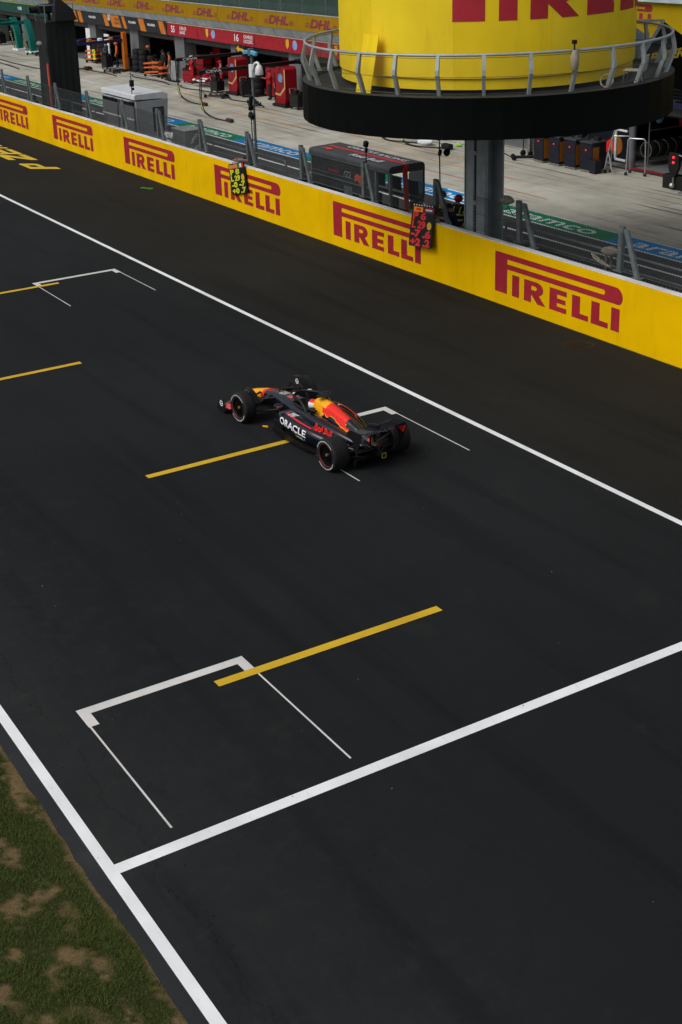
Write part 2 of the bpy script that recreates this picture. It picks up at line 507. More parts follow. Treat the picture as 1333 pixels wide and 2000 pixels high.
# bare soil patches: (x, y, rx, ry)
BARE = [(-15.95, 4.34, .80, .20), (-16.6, 4.2, .5, .25), (-14.35, 4.42, .9, .09), (-14.45, 3.80, .22, .17), (-14.9, 3.72, .16, .12), (-13.57, 3.80, .22, .22), (-13.6, 3.46, .26, .26), (-12.42, 3.72, .24, .24), (-12.3, 3.5, .2, .2),
        (-12.02, 3.97, .18, .14), (-11.25, 3.98, .36, .13), (-11.67, 3.03, .25, .2), (-12.26, 2.88, .2, .2), (-12.85, 3.2, .16, .12), (-10.9, 4.40, .5, .09), (-18.2, 4.2, .8, .25), (-9.6, 3.5, .4, .3), (-13.0, 2.2, .4, .3), (-15.5, 3.0, .3, .25), (-17.5, 3.0, .4, .3), (-9.0, 2.4, .5, .3)]
def bareness(x, y):
    w = np.zeros(len(x))
    for (cx, cy, rx, ry) in BARE:
        dd = np.sqrt(((x - cx) / rx) ** 2 + ((y - cy) / ry) ** 2) + (vnoise(x, y, 0.2, 9) - 0.5) * 1.5 + (vnoise(x, y, 0.07, 11) - 0.5) * 1.1 + (vnoise(x, y, 0.03, 12) - 0.5) * .5
        w = np.maximum(w, np.clip((0.92 - dd) * 1.7, 0, 1))
    strip = np.clip((y - 4.375 + (vnoise(x, y, 0.3, 21) - .5) * .16) / .05, 0, 1) * .9
    thin = np.clip((vnoise(x, y, 0.5, 31) * .6 + vnoise(x, y, .14, 32) * .4 - .72) * 6, 0, .6)
    return np.maximum(np.maximum(w, strip), thin)
gx = np.arange(-26, -2.5, 0.06); gy = np.arange(-1.6, 4.62, 0.06)
vm = MB()
hv = lambda x, y: -0.018 - 0.03 * (y < 4.25) + 0.025 * math.sin(x * 1.3 + y) * math.sin(y * 1.9 + 0.4 * x) * (y < 4.2)
vm.add([(float(x), float(y), hv(x, y)) for y in gy for x in gx],
       [(j * len(gx) + i, j * len(gx) + i + 1, (j + 1) * len(gx) + i + 1, (j + 1) * len(gx) + i) for j in range(len(gy) - 1) for i in range(len(gx) - 1)])
vm.sheet([(-700, -60), (40, -60), (40, -1.6), (-700, -1.6)], -0.045)
vm.sheet([(-700, -1.6), (-26, -1.6), (-26, 4.6), (-700, 4.6)], -0.045)
vm.sheet([(-2.6, -1.6), (40, -1.6), (40, 4.6), (-2.6, 4.6)], -0.045)
vo_ = tag(vm.build('verge', M_SOIL, smooth=60), kind='structure')
co_ = np.empty(len(vo_.data.vertices) * 3); vo_.data.vertices.foreach_get('co', co_); co_ = co_.reshape(-1, 3)
at_ = vo_.data.attributes.new('cover', 'FLOAT', 'POINT')
at_.data.foreach_set('value', (1 - bareness(co_[:, 0], co_[:, 1])).astype(np.float32))

# grass: real blades, missing where the soil is bare
NB = 330000
bx = rng.uniform(-20, -8, NB); by = rng.uniform(1.2, 4.45, NB)
den = 0.5 * vnoise(bx, by, 0.7, 3) + 0.3 * vnoise(bx, by, 0.22, 4) + 0.2 * vnoise(bx, by, 0.08, 5)
keep = rng.random(NB) < np.clip(0.35 + den, 0, 1) * (1 - 0.985 * bareness(bx, by))
bx, by, den = bx[keep], by[keep], den[keep]
N = len(bx)
ang = rng.uniform(0, 2 * PI, N); hgt = rng.uniform(0.018, 0.055, N) * (0.35 + 1.2 * den); wid = rng.uniform(0.0022, 0.0048, N)
lean = rng.uniform(0.4, 1.9, N) * hgt; la = rng.uniform(0, 2 * PI, N)
z0 = np.array([hv(x, y) for x, y in zip(bx, by)])
V = np.zeros((N, 3, 3))
V[:, 0] = np.stack([bx - wid * np.cos(ang), by - wid * np.sin(ang), z0 - .01], 1)
V[:, 1] = np.stack([bx + wid * np.cos(ang), by + wid * np.sin(ang), z0 - .01], 1)
V[:, 2] = np.stack([bx + lean * np.cos(la), by + lean * np.sin(la), z0 + hgt], 1)
gm = bpy.data.meshes.new('grass')
gm.vertices.add(N * 3); gm.vertices.foreach_set('co', V.reshape(-1))
gm.loops.add(N * 3); gm.loops.foreach_set('vertex_index', np.arange(N * 3))
gm.polygons.add(N); gm.polygons.foreach_set('loop_start', np.arange(N) * 3); gm.polygons.foreach_set('loop_total', np.full(N, 3))
gm.update()
def grass_mat():
    m, nt, p = nodes_of('grass_blades')
    v = world_coords(nt)
    a = noise(nt, v, 1.5, 4); f = noise(nt, v, 70, 2)
    c = ramp(nt, f, [(0.3, (0.034, 0.056, 0.009)), (0.55, (0.078, 0.112, 0.019)), (0.72, (0.19, 0.17, 0.05))])
    c = mix(nt, c, (0.10, 0.085, 0.03), ramp(nt, a, [(0.58, (0, 0, 0)), (0.75, (0.6, 0.6, 0.6))]))
    nt.links.new(c, p.inputs['Base Color']); p.inputs['Roughness'].default_value = 0.7
    p.inputs['Specular IOR Level'].default_value = 0.2
    return m
gm.materials.append(grass_mat())
go = bpy.data.objects.new('grass', gm); COL.objects.link(go)
tag(go, 'patchy green grass growing on the bare verge beside the track', 'grass', kind='stuff')

# ---- painted markings
def paint(name, polys, m, z=0.004):
    b = MB()
    for q in polys: b.sheet(q, z)
    return tag(b.build(name, m), kind='structure')
def rect(x0, x1, y0, y1): return [(x0, y0), (x1, y0), (x1, y1), (x0, y1)]
paint('edge_line', [rect(-300, 30, 17.66, 17.80)], M_WLINE)
paint('edge_line', [rect(-300, 30, 4.635, 4.795)], M_WLINE)
paint('finish_line', [rect(-13.565, -13.375, 4.795, 17.66)], M_WLINE)
for k in range(6):
    x = -17.12 - 8.02 * k
    y0, y1 = (5.70, 8.54) if k % 2 == 0 else (13.83, 16.71)
    paint('grid_box', [rect(x, x + .18, y0, y1), rect(x + .18, x + .52, y0, y0 + .17), rect(x + .18, x + .52, y1 - .17, y1),
                       rect(x + .52, x + 3.29, y0 + .012, y0 + .042), rect(x + .52, x + 3.29, y1 - .042, y1 - .012)], M_WBOX)
    ya, yb = (7.82, 12.06) if k % 2 == 0 else (10.31, 14.54)
    paint('grid_position_line', [rect(x + .43, x + .61, ya, yb)], M_YLINE, 0.008)
# painted tyre lettering on the track, read from the pit wall side
def track_letters():
    b = MB()
    def tr(u, v): return (-59.55 - u * 1.0 - v * 1.02, 21.98 - v * 1.12)   # u along the track, v letter height 0..1
    def poly(pts): b.sheet([tr(u, v) for u, v in pts], 0.004)
    poly([(0, 0), (.62, 0), (.62, 1), (0, 1)]); poly([(.62, .80), (1.75, .80), (1.75, .92), (1.6, 1), (.62, 1)]); poly([(1.2, .55), (1.75, .50), (1.75, .80), (1.2, .80)]); poly([(.62, .36), (1.6, .36), (1.75, .50), (1.2, .55), (.62, .55)])
    x = 3.0
    poly([(x, 0), (x + 1.9, 0), (x + 1.9, .25), (x, .25)]); poly([(x, .75), (x + 1.9, .75), (x + 1.9, 1), (x, 1)]); poly([(x, .25), (x + .85, .25), (x + 1.9, .75), (x + 1.05, .75)])
    x = 5.1
    poly([(x, 0), (x + .42, 0), (x + .42, 1), (x, 1)])
    for v in (0, .39, .78): poly([(x + .42, v), (x + 1.8, v), (x + 1.8, v + .22), (x + .42, v + .22)])
    x = 7.2
    poly([(x, 0), (x + .42, 0), (x + .42, 1), (x, 1)]); poly([(x + .42, .78), (x + 1.7, .78), (x + 1.7, 1), (x + .42, 1)]); poly([(x + 1.3, .4), (x + 1.7, .4), (x + 1.7, .78), (x + 1.3, .78)]); poly([(x + .42, .4), (x + 1.3, .4), (x + 1.3, .6), (x + .42, .6)]); poly([(x + .9, 0), (x + 1.4, 0), (x + 1.1, .4), (x + .6, .4)])
    x = 9.3
    poly([(x, 0), (x + .42, 0), (x + .42, 1), (x, 1)]); poly([(x + 1.4, 0), (x + 1.82, 0), (x + 1.82, 1), (x + 1.4, 1)])
    for v in (0, .78): poly([(x + .42, v), (x + 1.4, v), (x + 1.4, v + .22), (x + .42, v + .22)])
    return b
tag(track_letters().build('track_lettering', line_material('lettering_paint', (0.68, 0.46, 0.03), 0.72)), kind='structure')
# pale dirt line where the wall meets the track
paint('wall_foot_seam', [rect(-300, 30, 24.085, 24.098)], mat('foot_seam', (0.30, 0.25, 0.10), 0.8), 0.003)

# round drain cover let into the track
dc = thing('drain_cover', 'round dark cast iron drain cover in the asphalt by the yellow wall', 'drain cover', (-25.97, 23.35, 0))
M_IRON = mat('cast_iron', (0.022, 0.018, 0.014), 0.7, 0.4)
MB().lathe([(.36, .004), (.40, .008), (.43, .004)], n=28).build('rim', M_IRON, dc)
cb = MB().lathe([(0, .003), (.345, .003)], n=28)
for i in range(-3, 4): cb.box(-.25 + abs(i) * .03, .25 - abs(i) * .03, i * .08 - .02, i * .08 + .02, .004, .012)
cb.build('grating', M_IRON, dc)
# scrap of green litter
lt = MB()
lt.loft([[(-.18 + .36 * t, -.07 * math.sin(PI * t) - .01, .012 + .02 * math.sin(5 * t)), (-.18 + .36 * t, .07 * math.sin(PI * t) + .01, .02 + .03 * math.cos(4 * t)), (-.18 + .36 * t, .02, .03)] for t in np.linspace(0, 1, 8)])
lo = lt.build('litter_scrap', mat('green_plastic', (0.03, 0.22, 0.02), 0.4), loc=(-52.63, 23.12, 0), smooth=40)
lo.scale = (1.5, 1.6, 1.5); lo.rotation_euler = (0, 0, 0.9)
tag(lo, 'small crumpled bright green scrap lying on the asphalt by the wall', 'litter')

# ---- pit lane
tag(MB().sheet([(-300, 24.2), (30, 24.2), (30, 31.4), (-300, 31.4)], 0.0).build('pit_lane', M_PIT), kind='structure')
paint('pit_lane_line', [rect(-300, 30, 30.14, 30.26)], M_WLINE)
tag(MB().box(-300, 30, 24.45, 27.3, 0.0, 0.40).build('pit_wall_walkway', M_CONC2), kind='structure')
# sponsor strip: blue and green boxes between white borders
M_BLUE = mat('strip_blue', (0.0, 0.24, 0.60), 0.8, var=.12, spec=.05); M_GREEN = mat('strip_green', (0.0, 0.23, 0.095), 0.8, var=.12, spec=.05)
M_SWHITE = mat('strip_white', (0.72, 0.75, 0.76), 0.7, var=.08, spec=.1)
paint('sponsor_strip_border', [rect(-300, 30, 31.4, 31.50), rect(-300, 30, 32.55, 32.65)], M_WLINE, 0.004)
SEG = 6.74
for k in range(-4, 17):
    x0 = -33.96 - SEG * k
    s = paint('sponsor_strip', [rect(x0, x0 + SEG, 31.5, 32.55)], M_BLUE if k % 2 == 0 else M_GREEN, 0.004)
    if -110 < x0 < -20:
        t = MB(); put_text(t, 'aramco', (x0 + .95, 31.72, 0.008), (1, 0, 0), (0, 1, 0), 0.78, width=4.85, bold=0.012)
        t.build('lettering', M_SWHITE, s)
# concrete apron in slabs with joints
apron = MB().sheet([(-300, 32.65), (30, 32.65), (30, 60), (-300, 60)], -0.02).build('apron_bed', mat('joint_dirt', (0.04, 0.037, 0.033), 0.95))
tag(apron, kind='structure')
slab = MB().box(-2.99, 2.99, -2.055, 2.055, -0.02, 0.0).mesh('concrete_slab', M_CONC)
for j in range(2):
    for i in range(22):
        o = bpy.data.objects.new('concrete_slab', slab); COL.objects.link(o); o.parent = apron
        o.location = (-21.5 - 6.0 * i, 34.71 + 4.12 * j, 0)
tag(MB().sheet([(-300, 32.65), (-151, 32.65), (-151, 60), (-300, 60)], 0).sheet([(-18.4, 32.65), (30, 32.65), (30, 60), (-18.4, 60)], 0).build('apron', M_CONC), kind='structure')
# orange and red guide lines, faint stop boxes on the apron
M_OR = mat('orange_guide_paint', (0.55, 0.25, 0.07), 0.7, var=.4)
paint('guide_line', [rect(-79, -66, 37.5, 37.62), rect(-76, -62, 36.0, 36.1), rect(-60, -46, 36.9, 37.0), rect(-56, -44, 35.8, 35.88), rect(-101, -90, 37.6, 37.7)], M_OR)
paint('guide_line', [rect(-49, -40.2, 34.3, 34.36)], mat('red_guide_paint', (0.5, 0.03, 0.03), 0.7))
paint('guide_line', [rect(-99, -88, 35.35, 35.5)], M_WBOX)

# rubber crumbs and grit scattered over the track
crumb = MB()
for _ in range(420):
    x, y = float(rng.uniform(-30, -9)), float(rng.uniform(4.5, 20))
    r = float(rng.uniform(.004, .014)) * (1.0 if y < 9 else .8)
    crumb.ball((x, y, r * .5), (r * float(rng.uniform(.8, 1.8)), r, r * .6), 5, mi=int(rng.random() < .10))
tag(crumb.build('track_grit', [mat('rubber_crumb', (.004, .004, .004), .8), mat('pale_grit', (.16, .15, .135), .9)]), 'fine rubber crumbs and pale grit scattered over the asphalt', 'grit', kind='stuff')
# ================================================================ racing car
CAR = thing('racing_car', 'navy open wheel racing car with yellow and red engine cover on the track', 'racing car', (-22.73, 14.55, 0), R(-177.52))
M_NAVY = mat('matt_navy_paint', (0.0036, 0.0046, 0.0115), 0.26, var=.12, bmp=0.0, coat=.6)
M_CARB = mat('bare_carbon', (0.008, 0.008, 0.009), 0.45, var=.25, bmp=.03)
M_CYEL = mat('livery_yellow', (0.92, 0.40, 0.012), 0.4, var=.08, bmp=0)
M_CRED = mat('livery_red', (0.85, 0.028, 0.020), 0.4, var=.08, bmp=0)
M_CORAL = mat('wing_tip_coral', (0.62, 0.09, 0.11), 0.45, var=.08, bmp=0)
M_CWHT = mat('livery_white', (0.85, 0.86, 0.88), 0.45, var=.06, bmp=0)
M_TYRE = mat('tyre_rubber', (0.0115, 0.012, 0.0125), 0.7, var=.25, scale=9, bmp=.1)
M_RIM = mat('dark_rim', (0.006, 0.006, 0.006), 0.35, 0.5)
M_RIMRED = mat('rim_red', (0.26, 0.012, 0.02), 0.5)
M_TWHITE = mat('tyre_marking_white', (0.40, 0.40, 0.39), 0.7, var=.3, scale=12)
M_STEEL = mat('bright_steel', (0.45, 0.44, 0.42), 0.3, 0.9)
M_GUN = mat('gunmetal', (0.045, 0.045, 0.048), 0.4, 0.7)
def sup(x, yc, zc, hw, hh, e=2.6, n=28):
    out = []
    for j in range(n):
        a = 2 * PI * j / n
        c, s = math.cos(a), math.sin(a)
        out.append((x, yc + hw * math.copysign(abs(c) ** (2 / e), c), zc + hh * math.copysign(abs(s) ** (2 / e), s)))
    return out
def spline_rows(rows, step):
    rows = sorted(rows); a = np.array(rows, float); xs = np.arange(a[0, 0], a[-1, 0] + step * .5, step)
    out = []
    for x in xs:
        i = int(np.clip(np.searchsorted(a[:, 0], x) - 1, 0, len(a) - 2))
        t = np.clip((x - a[i, 0]) / (a[i + 1, 0] - a[i, 0]), 0, 1)
        p0, p1, p2, p3 = a[max(i - 1, 0)], a[i], a[i + 1], a[min(i + 2, len(a) - 1)]
        q = 0.5 * ((2 * p1) + (-p0 + p2) * t + (2 * p0 - 5 * p1 + 4 * p2 - p3) * t * t + (-p0 + 3 * p1 - 3 * p2 + p3) * t ** 3)
        q[0] = x
        out.append(q)
    return out
# -- survival cell and nose
rows = [(4.86, .20, .09, .045), (4.72, .225, .125, .06), (4.45, .29, .145, .085), (4.05, .375, .165, .115), (3.6, .44, .19, .145), (3.1, .455, .24, .18), (2.7, .44, .31, .215), (2.3, .42, .36, .25), (1.9, .42, .40, .26), (1.5, .42, .40, .25)]
mono = MB().loft([sup(q[0], 0, q[1], q[2], q[3], 2.9) for q in spline_rows(rows, 0.06)])
mono.v = [(x, y, z - .30) if (1.78 < x < 2.52 and z > .5 and abs(y) < .235 - max(0, x - 2.2) * .3) else (x, y, z) for x, y, z in mono.v]
fi = []
for f in mono.f:
    c = sum((Vector(mono.v[i]) for i in f), Vector()) / len(f)
    if 1.7 < c.x < 2.56 and c.z > .2 and abs(c.y) < .2 and c.z < .62: fi.append(1)
    elif 3.9 < c.x < 4.62 and c.z > .3 - .0 * c.x and abs(c.y) < .3: fi.append(2)
    elif 3.75 < c.x <= 3.9 and c.z > .36: fi.append(3)
    else: fi.append(0)
mono.m = fi
cell = mono.build('survival_cell', [M_NAVY, M_CARB, M_CYEL, M_CRED], CAR, smooth=50)
# -- engine cover
def cover_ring(x, zt, wt, zb, wb, k=12, pw=1.25):
    side = []
    for i in range(k + 1):
        t = i / k
        z = zt - (zt - zb) * t
        side.append((wt * min(1, math.sqrt(max(0, 1 - (1 - min(1, t * 5)) ** 2))) + (wb - wt) * t ** pw, z))
    return [(x, y, z) for y, z in side] + [(x, -y, z) for y, z in reversed(side)]
rows = [(1.74, .92, .10, .58, .19), (1.62, .975, .13, .52, .21), (1.35, .96, .125, .48, .24), (1.0, .905, .105, .44, .26), (.6, .81, .085, .40, .25), (.25, .70, .06, .36, .22), (0, .615, .045, .32, .18), (-.3, .525, .03, .28, .12), (-.48, .46, .02, .28, .07)]
crings = [cover_ring(*[float(k) for k in q]) for q in spline_rows(rows, 0.05)]
cov = MB().loft(crings)
cm = []
for f in cov.f:
    c = sum((Vector(cov.v[i]) for i in f), Vector()) / len(f)
    wave = .05 * math.sin(c.x * 14)
    if c.x > 1.22 + (.9 - c.z) * .35 and c.z > .58: cm.append(1)
    elif .50 < c.x <= 1.6 and c.z > .79 - (1.25 - c.x) * .15 + wave * .4: cm.append(2)
    elif -.30 < c.x < -.16 and c.z > .50: cm.append(2)
    else: cm.append(0)
cov.m = cm
cover = cov.build('engine_cover', [M_NAVY, M_CYEL, M_CRED], CAR, smooth=40)
# -- shoulders running back beside the cover
pods = []
for s in (1, -1):
    rows = [(2.0, .335, .545, .04, .05), (1.75, .34, .575, .10, .10), (1.35, .335, .57, .14, .125), (.95, .31, .53, .145, .13), (.5, .265, .465, .13, .13), (.1, .20, .405, .10, .11), (-.28, .12, .36, .055, .07)]
    sh_ = MB().loft([sup(q[0], s * q[1], q[2], q[3], q[4], 2.4, 22) for q in spline_rows(rows, 0.06)])
    pods.append(sh_); sh_.build('shoulder', M_NAVY, CAR, smooth=50)
# -- sidepods and floor
for s in (1, -1):
    rows = [(2.34, .50, .475, .19, .085), (2.22, .515, .455, .235, .125), (1.9, .52, .42, .265, .175), (1.5, .50, .385, .275, .195), (1.05, .45, .335, .265, .185), (.6, .36, .285, .225, .155), (.25, .27, .255, .165, .125), (0, .20, .24, .10, .09)]
    pod = MB().loft([sup(q[0], s * q[1], q[2], q[3], q[4], 3.2, 26) for q in spline_rows(rows, 0.06)])
    pods.append(pod)
    po = pod.build('sidepod', M_NAVY, CAR, smooth=50)
    MB().loft([sup(2.335, s * .50, .475, .165, .065, 3.2, 20), sup(2.352, s * .50, .475, .16, .06, 3.2, 20)]).build('air_inlet', M_CARB, po)
fl = [(2.95, .22), (2.8, .52), (2.55, .70), (2.1, .78), (1.2, .78), (.62, .70), (.42, .56), (.1, .54), (-.05, .50)]
floor = MB()
outl = fl + [(x, -y) for x, y in reversed(fl)]
floor.prism(outl, lambda u, v, d: (u, v, .055 + d), .05)
for s in (1, -1):
    floor.loft([[(x, s * y, .10), (x, s * (y + .03), .10), (x, s * (y + .04), z), (x, s * (y + .01), z)] for x, y, z in ((2.5, .72, .17), (2.0, .79, .26), (1.6, .79, .22), (1.1, .79, .16), (.7, .72, .14))])
    for k, xx in enumerate((2.92, 2.82, 2.70)):
        floor.loft([[(xx, s * (.30 + .14 * k), .09), (xx - .02, s * (.30 + .14 * k) + .012, .09), (xx - .02, s * (.30 + .14 * k) + .012, .34 - .03 * k), (xx, s * (.30 + .14 * k), .36 - .03 * k)],
                    [(xx - .5, s * (.42 + .12 * k), .09), (xx - .5, s * (.42 + .12 * k) + .012, .09), (xx - .5, s * (.42 + .12 * k) + .012, .30), (xx - .5, s * (.42 + .12 * k), .30)]])
floor.build('floor', M_CARB, CAR, smooth=30)
dif = MB()
dif.loft([[(0, -.46, .06), (0, .46, .06), (0, .46, .09), (0, -.46, .09)], [(-.42, -.48, .24), (-.42, .48, .24), (-.42, .48, .26), (-.42, -.48, .26)]])
for y in (-.49, -.25, -.09, .09, .25, .49):
    dif.prism([(0, .05), (-.38, .10), (-.44, .26), (0, .09)], lambda u, v, d, y=y: (u, y + d, v), .012)
dif.build('diffuser', M_CARB, CAR)
# -- wheels
def wheel(x, s, w, front):
    e = thing('wheel', None, None, (x, 0, .36)); e.parent = CAR
    yo, yi = 1.0 * s, (1.0 - w) * s
    q = lambda r, t: (r, yo + (yi - yo) * t)
    MB().lathe([q(.235, .03), q(.275, .0), q(.315, .005), q(.343, .035), q(.357, .10), q(.36, .25), q(.36, .75), q(.357, .90), q(.343, .965), q(.315, .995), q(.275, 1.0), q(.235, .97)], axis='y', n=48).build('tyre', M_TYRE, e, smooth=50)
    rm = MB().lathe([q(.236, .02), q(.228, .05), q(.222, .12), q(.17, .16), q(.09, .17), q(.075, .15), q(0.0, .15)], axis='y', n=40)
    MB().lathe([q(.236, .98), q(.2, .9), q(0.0, .9)], axis='y', n=32).build('wheel_back', M_RIM, e, smooth=40)
    for k in range(10):
        a = 2 * PI * k / 10
        rm.obox((math.cos(a) * .14, yo - s * w * .15, math.sin(a) * .14), (.15, .012, .018), Matrix.Rotation(-a, 3, 'Y'))
    rm.build('rim', M_RIM, e, smooth=40)
    MB().lathe([q(.2385, -.004), q(.232, .018), q(.231, .03)], axis='y', n=48).build('rim_flange', M_RIMRED, e, smooth=60)
    MB().lathe([(.0, yo - s * .012), (.028, yo - s * .014), (.036, yo - s * .03), (.04, yo - s * .065)], axis='y', n=16).build('wheel_nut', M_STEEL if not front else mat('brass_nut', (.45, .34, .06), .3, .8), e, smooth=40)
    mk = MB()
    for a0 in (20, 200):
        mk.lathe([(.292, yo + s * .0032), (.316, yo + s * .003)], axis='y', n=26, a0=R(a0), a1=R(a0 + 120))
    mk.build('tyre_marking', M_TWHITE, e)
    return e
for s in (1, -1):
    wheel(0, s, .405, False)
    we = wheel(3.6, s, .305, True)
    # arched deflector standing over the inner shoulder of the front tyre
    wl = MB()
    rings = []
    for a in np.linspace(R(65), R(158), 10):
        ca, sa = math.cos(a), math.sin(a)
        rings.append([(ca * .39, s * .62, sa * .39), (ca * .39, s * .75, sa * .40), (ca * .405, s * .75, sa * .415), (ca * .405, s * .62, sa * .405)])
    wl.loft(rings)
    wl.build('wheel_deflector', M_CARB, we, smooth=40)
    dk = MB().lathe([(0, s * .66), (.24, s * .66), (.27, s * .68)], axis='y', n=24); dk.build('brake_duct', M_CARB, we, smooth=40)
    lg = MB()
    lg.lathe([(.045, s * .655), (.065, s * .655)], c=(.02, 0, .28), axis='y', n=20).obox((.02, s * .655, .28), (.12, .002, .016))
    lg.build('emblem', M_CWHT, we)
# -- suspension
for s in (1, -1):
    for a, b, r in (((3.95, .16, .47), (3.63, .74, .47), .022), ((3.25, .22, .55), (3.57, .74, .49), .022), ((3.85, .15, .27), (3.62, .74, .22), .02), ((3.15, .2, .28), (3.58, .74, .22), .02), ((3.45, .2, .57), (3.6, .7, .25), .02), ((3.78, .17, .40), (3.72, .74, .36), .016),
                    ((.45, .16, .46), (.05, .64, .50), .022), ((-.25, .10, .42), (-.04, .64, .48), .022), ((.5, .2, .22), (.06, .64, .22), .02), ((-.3, .1, .22), (-.06, .64, .22), .02), ((-.1, .15, .3), (.0, .62, .32), .03), ((.3, .18, .55), (.02, .62, .25), .018)):
        p, q = Vector((a[0], a[1] * s, a[2])), Vector((b[0], b[1] * s, b[2]))
        dd = (q - p).normalized(); sd = Vector((1, 0, 0)); up = dd.cross(sd).normalized()
        MB().loft([[c + sd * r * 1.9 * math.cos(t) + up * r * .8 * math.sin(t) for t in np.linspace(0, 2 * PI, 8, endpoint=False)] for c in (p, q)]).build('suspension_arm', M_CARB, CAR, smooth=40)
# -- front wing
fw = thing('front_wing', None, None); fw.parent = CAR
def wing_plate(mb, pts, n_thick=.014):
    """pts: list of (y, x_le, z_le, x_te, z_te); a thin cambered plate lofted across the span"""
    rings = []
    for y, xl, zl, xt, zt in pts:
        xm, zm = (xl + xt) / 2, (zl + zt) / 2 - .18 * (zt - zl) - .01
        rings.append([(xl, y, zl), (xm, y, zm - n_thick), (xt, y, zt), (xm, y, zm + n_thick)])
    mb.loft(rings)
    return mb
for k, (dx, dz) in enumerate(((0, 0), (-.17, .055), (-.33, .115), (-.47, .18))):
    b = MB()
    for s in (1, -1):
        wing_plate(b, [(s * .10, 4.86 + dx * .8, .13 + dz, 4.68 + dx * .8, .16 + dz), (s * .45, 4.83 + dx, .10 + dz, 4.63 + dx, .15 + dz), (s * .80, 4.66 + dx, .09 + dz * .9, 4.48 + dx, .14 + dz), (s * .985, 4.55 + dx, .10 + dz * .6, 4.40 + dx, .14 + dz * .6)])
    b.build('wing_element', [M_NAVY, M_NAVY, M_NAVY, M_CORAL][k], fw, smooth=50)
for s in (1, -1):
    ep = MB().prism([(4.60, .06), (4.56, .2), (4.46, .32), (4.26, .36), (4.20, .12), (4.25, .05)], lambda u, v, d, s=s: (u, s * (.985 + d), v), .016)
    epo = ep.build('end_plate', M_CARB, fw)
    MB().lathe([(.05, s * 1.004), (.072, s * 1.004)], c=(4.36, 0, .26), axis='y', n=18).obox((4.36, s * 1.004, .26), (.12, .002, .018)).build('emblem', M_CWHT, fw)
    MB().loft([[(4.28, s * .95, .12), (4.28, s * .98, .12), (4.05, s * .98, .20), (4.05, s * .95, .20)], [(4.28, s * .90, .26), (4.28, s * .93, .27), (4.02, s * .93, .30), (4.02, s * .90, .30)]]).build('tip_flap', M_CORAL, fw)
# -- rear wing
rw = thing('rear_wing', None, None, (.14, 0, -.02)); rw.parent = CAR; rw.scale = (1, .94, 1)
ys = np.linspace(-.60, .60, 13)
def rwz(y): return .055 * (abs(y) / .60) ** 2
mp = wing_plate(MB(), [(float(y), -.36, .76 + rwz(y), -.62, .85 + rwz(y)) for y in ys], .02); mp.build('main_plane', M_NAVY, rw, smooth=50)
fp = wing_plate(MB(), [(float(y), -.54, .925 + rwz(y) * .5, -.84, .945 + rwz(y) * .4) for y in ys], .012); fpo = fp.build('flap', M_NAVY, rw, smooth=50)
t = MB(); put_text(t, 'ORACLE', (-.636, .36, .80), (0, -1, 0), (.25, 0, .97), .06, width=.74, bold=.03); t.build('lettering', mat('dull_white_print', (.34, .35, .37), .5), rw)
bw = wing_plate(MB(), [(float(y), -.42, .40, -.66, .47) for y in np.linspace(-.46, .46, 7)], .014)
wing_plate(bw, [(float(y), -.56, .49, -.72, .56) for y in np.linspace(-.46, .46, 7)], .012); bw.build('beam_wing', M_CARB, rw, smooth=50)
M_NAVY2 = mat('end_plate_navy', (0.012, 0.02, 0.075), 0.4, var=.1, bmp=0)
for s in (1, -1):
    ring = [(-.34, .80), (-.38, .90), (-.50, .955), (-.86, .965), (-.88, .90), (-.80, .72), (-.71, .52), (-.68, .40), (-.63, .40), (-.63, .58), (-.56, .72)]
    eo = MB().prism(ring, lambda u, v, d, s=s: (u, s * (.605 + d - .10 * max(0, .62 - v)), v), .016).build('end_plate', M_CARB, rw)
    MB().prism([(-.40, .88), (-.51, .945), (-.85, .955), (-.865, .90), (-.79, .73), (-.58, .73)], lambda u, v, d, s=s: (u, s * (.605 - .004 + d - .10 * max(0, .62 - v)), v), .003).build('inner_face', M_NAVY2, rw)
    for off in (-.009,):
        MB().prism([(-.865, .90), (-.52, .80), (-.79, .725)], lambda u, v, d, s=s, off=off: (u, s * (.605 + off + d - .10 * max(0, .62 - v)), v), .004).build('red_triangle', M_CRED, rw)
ac = MB().loft([sup(-.30, 0, .86, .03, .05), sup(-.5, 0, .93, .04, .045), sup(-.72, 0, .985, .03, .03)]); ac.build('flap_actuator', M_CARB, rw, smooth=50)
py = MB()
for s in (1, -1): py.tube([(-.42, s * .05, .45), (-.46, s * .06, .66), (-.5, s * .05, .80)], .018, 6)
py.build('pylon', M_CARB, rw, smooth=50)
# -- tail: crash structure, exhaust, rain light
MB().loft([sup(-.2, 0, .34, .12, .12), sup(-.45, 0, .34, .075, .085), sup(-.68, 0, .34, .05, .06)]).build('crash_structure', M_CARB, CAR, smooth=50)
MB().lathe([(.055, 0), (.062, -.3), (.052, -.3), (.045, -.05)], axis='x', c=(-.32, 0, .47), n=20).build('exhaust', mat('heat_stained_steel', (.20, .15, .11), .35, .9), CAR, smooth=50)
rl = MB().obox((-.70, 0, .34), (.03, .10, .10)).build('rain_light', mat('dark_red_lens', (.03, .006, .006), .25), CAR, bevel=.012)
fr = MB()
for a in range(4):
    an = a * PI / 2
    fr.obox((-.718, math.cos(an) * .05, .34 + math.sin(an) * .05), (.006, .012 if a % 2 == 0 else .10, .10 if a % 2 == 0 else .012))
fr.build('light_frame', mat('fluorescent_yellow', (.30, .29, .03), .5), rl)
